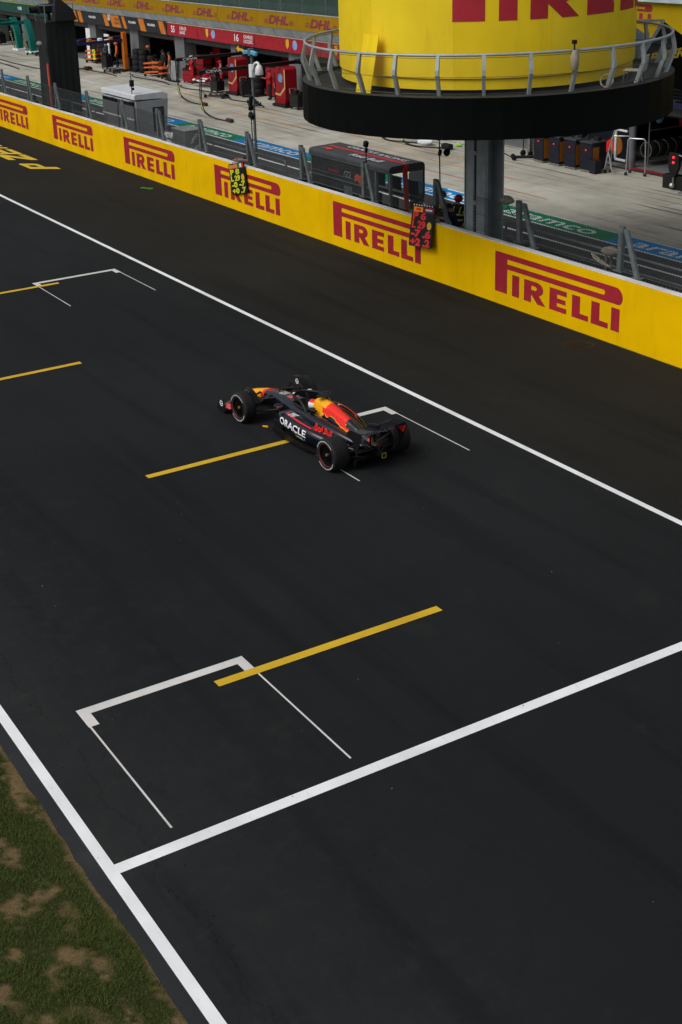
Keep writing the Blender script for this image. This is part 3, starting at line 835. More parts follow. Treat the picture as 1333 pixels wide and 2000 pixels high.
# -- cockpit: halo, head rest, screen, mirrors, cameras
halo = MB()
pts = []
for a in np.linspace(-PI / 2, PI / 2, 17):
    pts.append((1.92 + .62 * math.cos(a), .34 * math.sin(a), .86 - .02 * math.cos(a)))
pts = [(1.62, -.37, .62), (1.74, -.36, .77)] + pts + [(1.74, .36, .77), (1.62, .37, .62)]
halo.tube(pts, [.03, .034] + [.036] * 17 + [.034, .03], 10)
halo.tube([(2.53, 0, .84), (2.62, 0, .76), (2.74, 0, .60)], [.03, .022, .026], 8)
ho = halo.build('halo', M_CARB, CAR, smooth=60)
hm = MB()
for a in (-40, 35):
    ca, sa = math.cos(R(a)), math.sin(R(a))
    hm.obox((1.92 + .62 * ca, .34 * sa, .882), (.035, .09, .004), Matrix.Rotation(R(a), 3, 'Z'))
hm.build('halo_marking', M_CWHT, ho)
hr = MB()
hr.loft([[(1.75, y, .56), (1.75, y, .73), (1.60, y * .9, .76), (1.60, y * .9, .56)] for y in np.linspace(-.27, .27, 7)])
for s in (1, -1): hr.loft([sup(1.72, s * .27, .64, .045, .06), sup(2.1, s * .26, .64, .04, .05), sup(2.42, s * .2, .63, .03, .03)])
hr.build('head_rest', M_CARB, CAR, smooth=40)
for s in (1, -1):
    mo = MB().loft([sup(2.30, s * .66, .70, .10, .04), sup(2.36, s * .66, .70, .115, .045), sup(2.44, s * .66, .70, .07, .03)]).build('mirror', M_CARB, CAR, smooth=40)
    MB().tube([(2.38, s * .38, .60), (2.40, s * .62, .68)], .012, 6).tube([(2.36, s * .60, .56), (2.38, s * .66, .68)], .012, 6).build('mirror_stay', M_CARB, mo)
    MB().obox((2.296, s * .66, .70), (.004, .16, .055)).build('mirror_glass', M_STEEL, mo)
tc = MB().loft([sup(1.66, 0, 1.03, .04, .03), sup(1.52, 0, 1.045, .05, .035), sup(1.36, 0, 1.03, .03, .025)])
tc.loft([[(1.58, y, 1.045), (1.50, y, 1.065), (1.42, y, 1.045), (1.50, y, 1.03)] for y in (-.17, -.05, .05, .17)])
tc.build('roll_hoop_camera', M_CARB, CAR, smooth=40)
sc = MB()
for s in (1, -1): sc.loft([sup(1.62, s * .30, .76, .05, .025), sup(1.50, s * .30, .77, .06, .03), sup(1.40, s * .28, .76, .03, .02)])
sc.tube([(3.35, 0, .60), (3.35, 0, .72)], .01, 6).tube([(3.05, .1, .63), (3.02, .1, .74)], .006, 5)
sc.build('sensor_pods', M_CARB, CAR, smooth=40)
# -- graphics laid on the bodywork
def bvh_of(*mbs):
    vs, fs = [], []
    for m in mbs:
        o = len(vs); vs += [Vector(p) for p in m.v]; fs += [tuple(i + o for i in f) for f in m.f]
    return BVHTree.FromPolygons(vs, fs)
BODY = bvh_of(mono, cov, *pods)
SPINE = bvh_of(cov)
def decal(vs, fs, o, u, v, d, maxlen=.05, lift=.005, on=None):
    vs, fs = tri_split(vs, fs, maxlen)
    o, u, v, d = Vector(o), Vector(u), Vector(v), Vector(d).normalized()
    b = MB(); pts = []
    for x, y in vs:
        p = o + u * float(x) + v * float(y)
        h, nrm, _, _ = (on or BODY).ray_cast(p - d * 1.2, d, 3)
        pts.append(None if h is None else h - d * lift)
    keep = [f for f in fs if all(pts[i] is not None for i in f) and max((pts[f[i]] - pts[f[i - 1]]).length for i in range(3)) < maxlen * 3.5]
    b.add([p if p is not None else Vector((0, 0, 0)) for p in pts], keep)
    used = sorted({i for f in b.f for i in f}); mp_ = {k: i for i, k in enumerate(used)}
    b.v = [b.v[i] for i in used]; b.f = [tuple(mp_[i] for i in f) for f in b.f]
    return b
def word_decal(s, o, u, v, d, h, width, bold=.02):
    vs, fs = text2d(s, bold)
    vs = vs.copy(); vs[:, 0] *= width / vs[:, 0].max(); vs[:, 1] *= h
    return decal(vs, fs, o, u, v, d)
for s in (1, -1):
    # reading direction runs front to back on the left flank, back to front on the right
    f = 1 if s > 0 else -1
    x0 = lambda a, b: a if s > 0 else b
    dd = (0, -s, -.45); up = Vector((0, -s * .35, 1)).normalized()
    word_decal('ORACLE', (x0(2.14, 1.16), s * .75, x0(.385, .33)), (-f, 0, -.06 * f), up, dd, .15, .98, .02).build('lettering', M_CWHT, CAR)
    word_decal('Red Bull', (x0(1.14, .60), s * .5, x0(.50, .47)), (-f, 0, -.07 * f), up, (0, -s, -.25), .125, .54, .02).build('lettering', M_CRED, CAR)
    word_decal('BYBIT', (x0(2.0, 1.78), s * .6, x0(.575, .575)), (-f, 0, 0), up, dd, .07, .22, .03).build('lettering', M_CWHT, CAR)
    word_decal('TAG', (x0(.30, .15), s * .5, x0(.43, .42)), (-f, 0, 0), up, dd, .05, .16, .03).build('lettering', M_CWHT, CAR)
    word_decal('MOBIL 1', (x0(1.5, 1.2), s * .75, x0(.235, .235)), (-f, 0, 0), up, dd, .05, .30, .03).build('lettering', M_CWHT, CAR)
    st = [(2.15, .60), (1.9, .578), (1.5, .545), (1.12, .52)]
    line = [(x, z + .012) for x, z in st] + [(x, z - .012) for x, z in reversed(st)]
    decal(np.array(line), [(0, 1, 6, 7), (1, 2, 5, 6), (2, 3, 4, 5)], (0, s * .6, 0), (1, 0, 0), (0, 0, 1), dd).build('pinstripe', M_CRED, CAR)
    # charging animal silhouette, yellow edge under a red body
    bull = [(1.36, .80), (1.30, .70), (1.34, .64), (1.27, .56), (1.20, .60), (1.14, .52), (1.08, .56), (1.05, .66), (.98, .69), (.88, .68), (.80, .60), (.72, .58), (.66, .52), (.56, .53), (.46, .50), (.36, .56), (.40, .62), (.48, .62), (.52, .70), (.5, .80), (.8, .88), (1.1, .90)]
    cx, cz = .85, .70
    bull = [(x, z * .45 + .515 - (1.3 - x) * .15) for x, z in bull]
    big = [(cx + (x - cx) * 1.05, cz + (z - cz) * 1.06 - .022) for x, z in bull]
    n_ = len(bull)
    decal(np.array(big), [tuple(range(n_))], (0, s * .5, 0), (1, 0, 0), (0, 0, 1), (0, -s, -.1), .04, .004, SPINE).build('animal_outline', M_CYEL, CAR)
    decal(np.array(bull), [tuple(range(n_))], (0, s * .5, 0), (1, 0, 0), (0, 0, 1), (0, -s, -.1), .04, .008, SPINE).build('animal_silhouette', M_CRED, CAR)
word_decal('Red Bull', (3.55, .11, .8), (0, -1, 0), (1, 0, 0), (0, 0, -1), .12, .26).build('lettering', M_CRED, CAR)
decal(np.array([(3.0, -.1), (3.25, -.1), (3.25, .1), (3.0, .1)]), [(0, 1, 2, 3)], (0, 0, .9), (1, 0, 0), (0, 1, 0), (0, 0, -1)).build('sponsor_patch', mat('faded_white', (.35, .36, .38), .5), CAR)
decal(np.array([(2.68, -.12), (2.86, -.12), (2.86, .12), (2.68, .12)]), [(0, 1, 2, 3)], (0, 0, .9), (1, 0, 0), (0, 1, 0), (0, 0, -1)).build('sponsor_patch', M_CORAL, CAR)
MB().obox((2.66, .84, .16), (.22, .02, .035), Matrix.Rotation(.25, 3, 'Y')).build('floor_edge_sensor', M_CYEL, CAR)
# -- driver in the cockpit
def person_suit(c): return mat('suit_%02d%02d%02d' % tuple(int(k * 99) for k in c), c, .85, var=.25, scale=14, bmp=.2)
dr = MB()
rings = [sup(1.80, 0, .40, .20, .12), sup(1.86, 0, .46, .235, .10), sup(1.95, 0, .48, .235, .09), sup(2.05, 0, .44, .20, .11), sup(2.2, 0, .40, .17, .1), sup(2.34, 0, .36, .14, .08)]
dr.loft(rings)
for s in (1, -1): dr.tube([(1.93, s * .20, .47), (2.10, s * .22, .42), (2.30, s * .13, .46), (2.36, s * .10, .50)], [.06, .055, .045, .035], 8)
dro = dr.build('person', person_suit((.012, .015, .04)), smooth=60)
dro.matrix_world = Matrix.Translation(CAR.location) @ Matrix.Rotation(R(-177.52), 4, 'Z')
tag(dro, 'driver in navy suit and white helmet seated in the racing car', 'person')
hel = MB().ball((1.93, 0, .70), (.135, .115, .13), 20); hel.m = []
for f in hel.f:
    c = sum((Vector(hel.v[i]) for i in f), Vector()) / len(f)
    hel.m.append(1 if (c.x > 2.0 and .66 < c.z < .75) else 2 if c.z > .785 or (c.z < .64 and c.x < 1.9) else 0)
hel.build('helmet', [M_CWHT, mat('dark_visor', (.01, .01, .012), .12), M_CRED], dro, smooth=60)
MB().lathe([(.085, .545), (.095, .58), (.08, .61)], c=(1.92, 0, 0), n=16).build('collar', M_CARB, dro, smooth=60)
# ================================================================ pit wall
M_WALLY = None
def banner_yellow(name, col, seamdirt=True):
    m, nt, p = nodes_of(name)
    v = world_coords(nt)
    a = noise(nt, v, 0.7, 5); f = noise(nt, v, 60, 3); d = noise(nt, world_coords(nt, (1.2, 1, .25)), 3, 5, .6)
    c = ramp(nt, a, [(0.3, tuple(x * .90 for x in col)), (0.7, tuple(x * 1.06 for x in col))])
    c = mix(nt, c, (.80, .78, .74), ramp(nt, d, [(0.55, (0, 0, 0)), (0.8, (.6, .6, .6))]), 'MULTIPLY')
    oi = nt.nodes.new('ShaderNodeObjectInfo')
    c = mix(nt, c, (.93, .93, .93), oi.outputs['Random'], 'MULTIPLY')
    nt.links.new(c, p.inputs['Base Color']); p.inputs['Roughness'].default_value = .55
    p.inputs['Specular IOR Level'].default_value = .06
    bump(nt, p, noise(nt, v, 2.2, 4), .12, .02)
    return m
M_WALLY = banner_yellow('wall_yellow', (0.87, 0.52, 0.0))
M_WALLR = mat('wall_lettering_red', (0.35, 0.018, 0.03), .55, var=.1)
PW = thing('pit_wall', 'long yellow pit wall with red tyre maker lettering along the track', 'wall', (0, 24.1, 0))
MB().box(-300, 20, .035, .30, 0, 1.795).build('concrete_core', M_CONC2, PW)
# cast cap with chipped, uneven edge
cp = MB()
xs = np.arange(-140, 20.1, .5); rings = []
for x in xs:
    j = float(rng.normal(0, .012)); k = float(rng.normal(0, .012))
    rings.append([(float(x), .012, 1.80), (float(x), .20 + j, 1.80), (float(x), .20 + j, 1.822 + k * .5), (float(x), .012, 1.824)])
cp.loft(rings); cp.build('cap', M_CAP, PW)
panel = MB().box(-2.2185, 2.2185, 0, .034, .012, 1.798).mesh('banner_panel', M_WALLY)
lm = MB()
for poly in wordmark(): lm.prism(poly, lambda u, v, d: (u, -.003 - (0.003 - d), .375 + v), .004)
lmesh = lm.mesh('wordmark', M_WALLR)
for k in range(-3, 13):
    for h in (0, 1):
        o = bpy.data.objects.new('banner_panel', panel); COL.objects.link(o); o.parent = PW
        o.location = (-30.41 - 8.87 * k + 2.2 + 4.435 * h - .0, float(rng.normal(0, .0015)), 0)
    o = bpy.data.objects.new('wordmark', lmesh); COL.objects.link(o); o.parent = PW
    o.location = (-30.41 - 8.86 * k, -.002, 0)

# ================================================================ debris fence
M_GALV = mat('galvanised_steel', (0.13, 0.15, 0.155), .55, .35, var=.25, scale=6)
M_WIRE = mat('fence_wire', (0.10, 0.115, 0.115), .5, .5)
DF = thing('debris_fence', 'low wire mesh debris fence with paired steel posts on the wall', 'fence', (0, 24.5, 1.82))
post = MB().box(-.085, .085, -.05, .05, 0, 1.20).box(-.16, .16, -.1, .1, .0, .02).mesh('post', M_GALV)
br = MB()
br.loft([[(x + .80, y - .14, 0) for x, y in ((-.075, -.04), (.075, -.04), (.075, .04), (-.075, .04))], [(x + .22, y - .06, 1.16) for x, y in ((-.075, -.04), (.075, -.04), (.075, .04), (-.075, .04))]])
br.box(.66, .94, -.24, -.06, 0, .02)
brace = br.mesh('brace', M_GALV)
FX = [-17.7, -21.75, -25.83, -29.91, -33.98, -38.03, -42.1, -46.1, -50.15, -54.2, -58.0, -62.2, -66.3, -70.3, -74.4, -78.5]
for i, x in enumerate(FX):
    for me, nm in ((post, 'post'), (brace, 'brace')):
        o = bpy.data.objects.new(nm, me); COL.objects.link(o); o.parent = DF; o.location = (x, .07, 0)
        o.rotation_euler = (float(rng.normal(0, .012)), float(rng.normal(0, .015)), 0)
BAYS = [q for q in zip(FX[1:], FX) if q != (-33.98, -29.91)] + [(-33.98, -33.22), (-32.08, -29.91)]
for a, b in BAYS:
    w = MB(); H = 1.02; p = .10; x = a - H
    while x < b:
        for sgn in (1, -1):
            x0, z0, x1, z1 = (x, .03, x + H, H) if sgn > 0 else (x + H, .03, x, H)
            # clip to the bay
            pts = []
            for t in (0, 1): pts.append([x0 + (x1 - x0) * t, z0 + (z1 - z0) * t])
            lo, hi = 0.0, 1.0; dx = x1 - x0
            ta, tb = (a + .05 - x0) / dx, (b - .05 - x0) / dx
            lo, hi = max(0, min(ta, tb)), min(1, max(ta, tb))
            if hi - lo > .02:
                P0 = (x0 + dx * lo, .02 * sgn * .2, z0 + (z1 - z0) * lo); P1 = (x0 + dx * hi, .02 * sgn * .2, z0 + (z1 - z0) * hi)
                w.tube([P0, P1], .0058, 3, caps=False)
        x += p
    for zz in (.04, .52, H): w.tube([(a + .04, 0, zz), ((a + b) / 2, 0, zz - .012), (b - .04, 0, zz)], .007, 4)
    tag(w.build('wire_mesh', M_WIRE, DF), kind='stuff')

# hand rail sections behind the fence
M_RAIL = mat('rail_tube', (0.16, 0.17, 0.175), .45, .5)
gr_ = 'tube barriers behind the pit wall'
def barrier(xa, xb, label):
    t = thing('tube_barrier', label, 'barrier', ((xa + xb) / 2, 25.35, .4), group=gr_)
    L = (xb - xa) / 2
    MB().tube([(-L, 0, 0), (-L, 0, 1.46), (-L + .04, 0, 1.56), (-L + .14, 0, 1.6), (L - .14, 0, 1.6), (L - .04, 0, 1.56), (L, 0, 1.46), (L, 0, 0)], .035, 8).build('frame', M_RAIL, t, smooth=50)
    MB().tube([(-L, 0, 1.2), (L, 0, 1.2)], .022, 6).build('middle_rail', M_RAIL, t, smooth=50)
    w = MB(); x = -L
    while x < L:
        for sg in (1, -1):
            xa_, xb_ = (x, x + 1.1) if sg > 0 else (x + 1.1, x)
            lo = max(0, min((-L - xa_) / (xb_ - xa_), (L - xa_) / (xb_ - xa_))); hi = min(1, max((-L - xa_) / (xb_ - xa_), (L - xa_) / (xb_ - xa_)))
            w.tube([(xa_ + (xb_ - xa_) * lo, 0, .1 + 1.1 * lo), (xa_ + (xb_ - xa_) * hi, 0, .1 + 1.1 * hi)], .014, 4)
        x += .15
    tag(w.build('infill_mesh', mat('black_mesh', (.02, .022, .022), .5), t), kind='stuff')
barrier(-27.0, -23.9, 'tube barrier behind the fence at the right edge of the picture')
barrier(-31.5, -27.2, 'tube barrier behind the fence just right of the tower column')
barrier(-50.6, -47.6, 'tube barrier between the ribbed silver cabinet and the camera pole')
barrier(-47.4, -44.6, 'tube barrier directly behind the person with the yellow numbered board')
barrier(-66.2, -63.2, 'tube barrier between black draped tower and grey stand')
barrier(-75.5, -72.3, 'tube barrier left of the black draped tower')

# ================================================================ people
M_SKIN = mat('skin', (.36, .20, .14), .6, var=.1)
def person(label, loc, rz, jacket, trousers, joints=None, helmet=None, helmet_shape='helmet', bands=None, group=None, h=1.78, skin_arms=False):
    """one continuous body grown from a skeleton; joints overrides the default standing pose (x right, y front, z up)"""
    J = dict(pel=(0, 0, .98), chest=(0, .02, 1.32), neck=(0, .02, 1.50), head=(0, .05, 1.66), top=(0, .05, 1.76),
             shL=(-.19, 0, 1.44), elL=(-.25, .02, 1.16), wrL=(-.24, .12, .92), haL=(-.235, .15, .83), shR=(.19, 0, 1.44), elR=(.25, .02, 1.16), wrR=(.24, .12, .92), haR=(.235, .15, .83),
             hiL=(-.10, 0, .92), knL=(-.12, .03, .50), anL=(-.12, -.02, .09), toL=(-.13, .16, .04), hiR=(.10, 0, .92), knR=(.12, .03, .50), anR=(.12, -.02, .09), toR=(.13, .16, .04))
    if joints: J.update(joints)
    RAD = dict(pel=.15, chest=.165, neck=.062, head=.105, top=.07, shL=.082, elL=.056, wrL=.042, haL=.045, shR=.082, elR=.056, wrR=.042, haR=.045, hiL=.105, knL=.078, anL=.058, toL=.045, hiR=.105, knR=.078, anR=.058, toR=.045)
    E_ = [('pel', 'chest'), ('chest', 'neck'), ('neck', 'head'), ('head', 'top'), ('chest', 'shL'), ('shL', 'elL'), ('elL', 'wrL'), ('wrL', 'haL'), ('chest', 'shR'), ('shR', 'elR'), ('elR', 'wrR'), ('wrR', 'haR'),
          ('pel', 'hiL'), ('hiL', 'knL'), ('knL', 'anL'), ('anL', 'toL'), ('pel', 'hiR'), ('hiR', 'knR'), ('knR', 'anR'), ('anR', 'toR')]
    names = list(J); k = h / 1.78
    me = bpy.data.meshes.new('person')
    me.from_pydata([tuple(c * k for c in J[n]) for n in names], [(names.index(a), names.index(b)) for a, b in E_], [])
    # three bent fingers and a thumb on each hand
    tmp = bpy.data.objects.new('tmp', me); COL.objects.link(tmp)
    sk = tmp.modifiers.new('s', 'SKIN'); sk.use_smooth_shade = True
    sv = me.skin_vertices[0].data
    for i, n in enumerate(names):
        r = RAD[n] * k
        sv[i].radius = (r * (1.12 if n in ('chest', 'pel') else 1), r * (.78 if n in ('chest', 'pel') else 1))
        sv[i].use_root = n == 'pel'
    tmp.modifiers.new('d', 'SUBSURF').levels = 1
    bpy.context.view_layer.update()
    nm = bpy.data.meshes.new_from_object(tmp.evaluated_get(bpy.context.evaluated_depsgraph_get()))
    bpy.data.objects.remove(tmp); bpy.data.meshes.remove(me)
    # fingers: short tapered chains rooted in the palm
    bm = bmesh.new(); bm.from_mesh(nm)
    for sd in 'LR':
        a, b = Vector(J['wr' + sd]) * k, Vector(J['ha' + sd]) * k
        d = (b - a).normalized(); side = d.cross(Vector((0, 0, 1)) if abs(d.z) < .9 else Vector((0, 1, 0))).normalized(); nrm = side.cross(d)
        for q, (of, ln) in enumerate(((-.03, .07), (-.01, .085), (.012, .08), (.032, .06), (.05, .05))):
            f = MB(); base = b + side * of * k
            dd = d if q < 4 else (d * .5 + side).normalized()
            f.tube([base, base + dd * ln * .55 * k, base + dd * ln * .95 * k + nrm * .02 * k], [.0095, .009, .007], 5)
            vv = [bm.verts.new(p) for p in f.v]
            for fc in f.f: bm.faces.new([vv[i] for i in fc])
    bm.to_mesh(nm); bm.free()
    nm.name = 'person'
    nm.materials.clear()
    for m in (person_suit(jacket), person_suit(trousers), M_SKIN, mat('black_boots', (.012, .011, .01), .5)): nm.materials.append(m)
    hd, nk = Vector(J['head']) * k, Vector(J['neck']) * k
    for p in nm.polygons:
        c = p.center
        mi = 0
        if (c - hd).length < .15 * k or (c.z > nk.z + .015 and (c - nk).length < .12 * k): mi = 2
        elif any((c - Vector(J['ha' + q]) * k).length < .11 * k for q in 'LR'): mi = 2
        elif skin_arms and any((c - Vector(J['el' + q]) * k).length + (c - Vector(J['wr' + q]) * k).length < (Vector(J['el' + q]) - Vector(J['wr' + q])).length * k + .08 for q in 'LR'): mi = 2
        elif any((c - Vector(J['to' + q]) * k).length < .11 * k or (c - Vector(J['an' + q]) * k).length < .09 * k for q in 'LR'): mi = 3
        elif c.z < Vector(J['pel']).z * k - .02 and (abs(c.x) < .3): mi = 1
        p.material_index = mi
        p.use_smooth = True
    o = bpy.data.objects.new('person', nm); COL.objects.link(o)
    o.location = loc; o.rotation_euler = (0, 0, rz)
    tag(o, label, 'person', group)
    fwd = Vector((0, 1, 0))
    # face: nose, eyes, ears
    MB().ball(hd + Vector((0, .112, -.01)) * k, (.014, .022, .02), 8).build('nose', M_SKIN, o, smooth=60)
    ey = MB()
    for s in (1, -1): ey.ball(hd + Vector((s * .035, .095, .02)) * k, .013, 8)
    ey.build('eyes', mat('dark_eyes', (.02, .016, .014), .3), o)
    ea = MB()
    for s in (1, -1): ea.ball(hd + Vector((s * .108, -.005, 0)) * k, (.012, .022, .032), 8)
    ea.build('ears', M_SKIN, o)
    if helmet:
        hb = MB()
        if helmet_shape == 'helmet':
            hb.ball(hd + Vector((0, -.01, .035)) * k, (.135 * k, .155 * k, .14 * k), 16)
            hb.lathe([(.13, 0), (.165, -.01), (.165, .004), (.13, .015)], c=hd + Vector((0, -.01, .02)), n=18)
        elif helmet_shape == 'cap':
            hb.ball(hd + Vector((0, -.005, .05)) * k, (.118 * k, .125 * k, .10 * k), 14)
            hb.obox(hd + Vector((0, .15, .055)) * k, (.16, .12, .015))
        else:
            hb.ball(hd + Vector((0, -.03, .03)) * k, (.118 * k, .12 * k, .125 * k), 14)
        hb.build({'helmet': 'helmet', 'cap': 'cap', 'hair': 'hair'}[helmet_shape], person_suit(helmet) if helmet_shape != 'helmet' else mat('helmet_%d' % int(helmet[0] * 999), helmet, .3), o, smooth=50)
    if bands:
        bb = MB()
        ch, pe = Vector(J['chest']) * k, Vector(J['pel']) * k
        for t in (.12, .62):
            c = pe.lerp(ch, t)
            bb.lathe([(.215, -.03), (.225, 0), (.215, .03)], c=c, n=18)
        bb.v = [(x, (y - ch.y) * .80 + ch.y, z) for x, y, z in bb.v]
        for q in 'LR':
            a, b = Vector(J['sh' + q]) * k, Vector(J['el' + q]) * k
            bb.tube([a.lerp(b, .5), a.lerp(b, .72)], .088, 10)
            sx = -1 if q == 'L' else 1
            bb.tube([ch + Vector((sx * .10, -.17, -.08)), ch + Vector((sx * .12, -.14, .10)), ch + Vector((sx * .12, -.02, .165)), ch + Vector((sx * .12, .12, .08)), ch + Vector((sx * .1, .155, -.08))], .018, 6)
        bb.build('reflective_bands', mat('hi_vis_yellow', (.38, .40, .03), .5), o, smooth=50)
    return o
BLK = (.012, .012, .014); NAVY = (.012, .016, .05); RED = (.40, .012, .015); ORG = (.62, .13, .015); BLUE = (.02, .07, .25)
g1 = 'marshals behind the pit wall'
ARMS_FWD = dict(elL=(-.24, .18, 1.22), wrL=(-.2, .36, 1.30), haL=(-.19, .44, 1.30), elR=(.24, .18, 1.22), wrR=(.2, .36, 1.30), haR=(.19, .44, 1.30))
LOOK = PI - .1     # facing the track (-Y)
person('marshal in black fire suit and red helmet beside the tower column', (-34.75, 26.05, .40), LOOK + .5, BLK, BLK, dict(elR=(.3, .1, 1.2), wrR=(.2, .3, 1.1), haR=(.14, .34, 1.08)), (.22, .012, .014), bands=True, group=g1)
person('marshal in black helmet leaning behind the fence brace, yellow reflective stripes', (-35.55, 26.0, .40), LOOK - .3, BLK, BLK, ARMS_FWD, (.012, .012, .013), bands=True, group=g1)
person('marshal with yellow striped sleeves at the left end of the black stand', (-43.9, 25.75, .40), LOOK - .8, BLK, BLK, None, (.012, .012, .013), bands=True, group=g1)
person('marshal with yellow striped suit crouching left of the black draped tower', (-71.6, 25.4, .40), LOOK, BLK, BLK, dict(pel=(0, -.15, .62), chest=(0, 0, .98), neck=(0, .08, 1.14), head=(0, .14, 1.28), top=(0, .15, 1.38), shL=(-.19, .03, 1.1), shR=(.19, .03, 1.1), elL=(-.25, .2, .9), elR=(.25, .2, .9), wrL=(-.2, .38, .85), wrR=(.2, .38, .85), haL=(-.2, .45, .85), haR=(.2, .45, .85), hiL=(-.1, -.13, .6), hiR=(.1, -.13, .6), knL=(-.14, .22, .5), knR=(.14, .22, .5), anL=(-.13, .02, .09), anR=(.13, .02, .09), toL=(-.14, .18, .04), toR=(.14, .18, .04)), (.014, .014, .015), bands=True, group=g1)
# two board holders reach over the wall
reach = dict(chest=(0, .10, 1.30), neck=(0, .16, 1.46), head=(0, .24, 1.58), top=(0, .26, 1.68), shL=(-.19, .12, 1.40), shR=(.19, .12, 1.40), elL=(-.24, .42, 1.30), wrL=(-.16, .70, 1.38), haL=(-.12, .80, 1.36), elR=(.24, .42, 1.30), wrR=(.16, .70, 1.36), haR=(.12, .80, 1.34))
person('crew member in black shirt holding the yellow numbered pit board over the wall', (-46.35, 24.95, .60), LOOK + .12, BLK, BLUE, reach, (.02, .015, .01), 'cap', skin_arms=True)
person('crew member in navy holding the red numbered pit board over the wall', (-33.45, 24.95, .60), LOOK - .25, NAVY, BLUE, reach, (.012, .014, .03), 'cap', skin_arms=True)
person('dark haired person in white shirt seated behind the ribbed silver cabinet', (-54.9, 25.4, .40), LOOK + .6, (.65, .66, .7), NAVY, dict(ARMS_FWD, **{}), (.012, .011, .01), 'hair', h=1.7)
person('crew member in dark kit standing left of the black draped tower', (-73.6, 28.4, 0), -1.2, BLK, BLK, None, (.02, .02, .02), 'cap')

# ================================================================ pit boards
M_BOARD = mat('board_black', (.010, .010, .011), .5)
def pit_board(label, loc, tilt, w, h, rows_, col, head):
    o = thing('pit_board', label, 'pit board', loc)
    o.rotation_euler = (R(-1) if 'yellow' in label else R(-12), tilt, 0)
    MB().prism([(-w / 2, -h / 2 + .04), (-w / 2 + .04, -h / 2), (w / 2 - .04, -h / 2), (w / 2, -h / 2 + .04), (w / 2, h / 2 - .04), (w / 2 - .04, h / 2), (-w / 2 + .04, h / 2), (-w / 2, h / 2 - .04)], lambda u, v, d: (u, d, v), .035).build('panel', M_BOARD, o)
    digs = MB()
    n = len(rows_); rh = (h * .82) / n
    for i, r in enumerate(rows_):
        put_text(digs, r, (-w * .44, -.004, h / 2 - h * .18 - rh * (i + .86)), (1, 0, 0), (0, 0, 1), rh * .80, width=w * (.88 if i > 1 else .60), bold=.055)
    digs.build('digits', col, o)
    head(o, w, h)
    MB().lathe([(0, -.004), (w * .10, -.004)], c=(w * .33, 0, h / 2 - h * .18 - rh * 1.5), axis='y', n=16).build('tyre_disc', mat('disc_yellow', (.62, .42, .02), .5), o)
    MB().tube([(-w * .3, .03, h / 2 - .05), (-w * .3, .06, h / 2 + .05), (w * .3, .06, h / 2 + .05), (w * .3, .03, h / 2 - .05)], .012, 6).build('handle', M_GALV, o)
    return o
def head1(o, w, h):
    MB().box(-w * .47, w * .08, -.004, 0, h * .35, h * .47).build('name_plate', mat('plate_orange', (.60, .22, .06), .5), o)
    for i, c in enumerate(((.01, .16, .05), (.75, .75, .75), (.5, .02, .02))):
        MB().box(w * (.10 + .12 * i), w * (.22 + .12 * i), -.004, 0, h * .35, h * .47).build('flag_stripe', mat('flag_%d' % i, c, .6), o)
    MB().box(-w * .48, w * .48, -.005, 0, h * .325, h * .345).build('red_strip', mat('plate_red', (.55, .03, .02), .5), o)
def head2(o, w, h):
    b = MB()
    for i in range(8): b.box(-w * .46 + w * .115 * i, -w * .46 + w * .115 * i + .06, -.004, 0, h * .455, h * .485)
    b.build('white_marks', M_SWHITE, o)
    MB().box(-w * .48, w * .48, -.003, 0, h * .30, h * .44).build('name_plate', mat('plate_dark_red', (.16, .008, .012), .5), o)
    MB().box(-w * .42, -w * .02, -.006, -.003, h * .315, h * .425).build('emblem_plate', M_CYEL, o)
    MB().prism([(-w * .36, h * .33), (-w * .26, h * .35), (-w * .16, h * .33), (-w * .08, h * .36), (-w * .14, h * .41), (-w * .30, h * .40)], lambda u, v, d: (u, -.009 + d, v), .003).build('emblem', M_CRED, o)
    for i, c in enumerate(((.06, .10, .30), (.75, .75, .75), (.45, .02, .03))):
        MB().box(w * .10, w * .40, -.007, -.003, h * (.32 + .035 * i), h * (.355 + .035 * i)).build('flag_stripe', mat('flag2_%d' % i, c, .6), o)
pit_board('black pit board with yellow-green digits held against the wall', (-45.99, 24.0, 1.32), R(-13), 1.30, 1.16, ['P 8', 'L 29', '-0 -7', '+0 .7'], mat('digit_lime', (.58, .62, .02), .5), head1)
pit_board('black pit board with red digits held against the wall near the tower column', (-33.88, 23.97, 1.67), R(-5), 1.18, 1.31, ['P 6', 'L 29', '-7 .6', '+2 .2'], mat('digit_red', (.70, .03, .03), .5), head2)

# ================================================================ grey timing stand
M_GREY = mat('stand_grey', (.30, .32, .335), .5, var=.1); M_GREYD = mat('stand_grey_dark', (.15, .155, .15), .5); M_DARK = mat('dark_opening', (.012, .013, .014), .4)
ts = thing('timing_stand', 'pale grey boxy timing stand with rolled shutters behind the wall', 'timing stand', (-60.05, 26.1, .4))
X0, X1, Y0, Y1 = -1.95, 1.95, -.80, .82
MB().prism([(Y0 - .05, 2.50), (Y0 - .05, 2.70), (Y0 + .03, 2.74), (Y1 - .25, 2.76), (Y1, 2.66), (Y1, 2.44)], lambda u, v, d: (X0 + d, u, v), X1 - X0).build('roof', mat('stand_roof', (.56, .58, .60), .45, var=.08), ts, bevel=.02)
MB().prism([(Y0, 0), (Y0 + .02, 2.43), (Y1, 2.43), (Y1 - .22, 0)], lambda u, v, d: (X1 - d - .002, u, v), .06).build('side_panel', M_GREY, ts)
MB().prism([(Y0, 0), (Y0 + .02, 2.43), (Y1, 2.43), (Y1 - .22, 0)], lambda u, v, d: (X0 + d + .002, u, v), .06).build('side_panel', M_GREY, ts)
MB().box(X1, X1 + .006, .02, .58, 1.0, 2.1).build('window', M_DARK, ts)
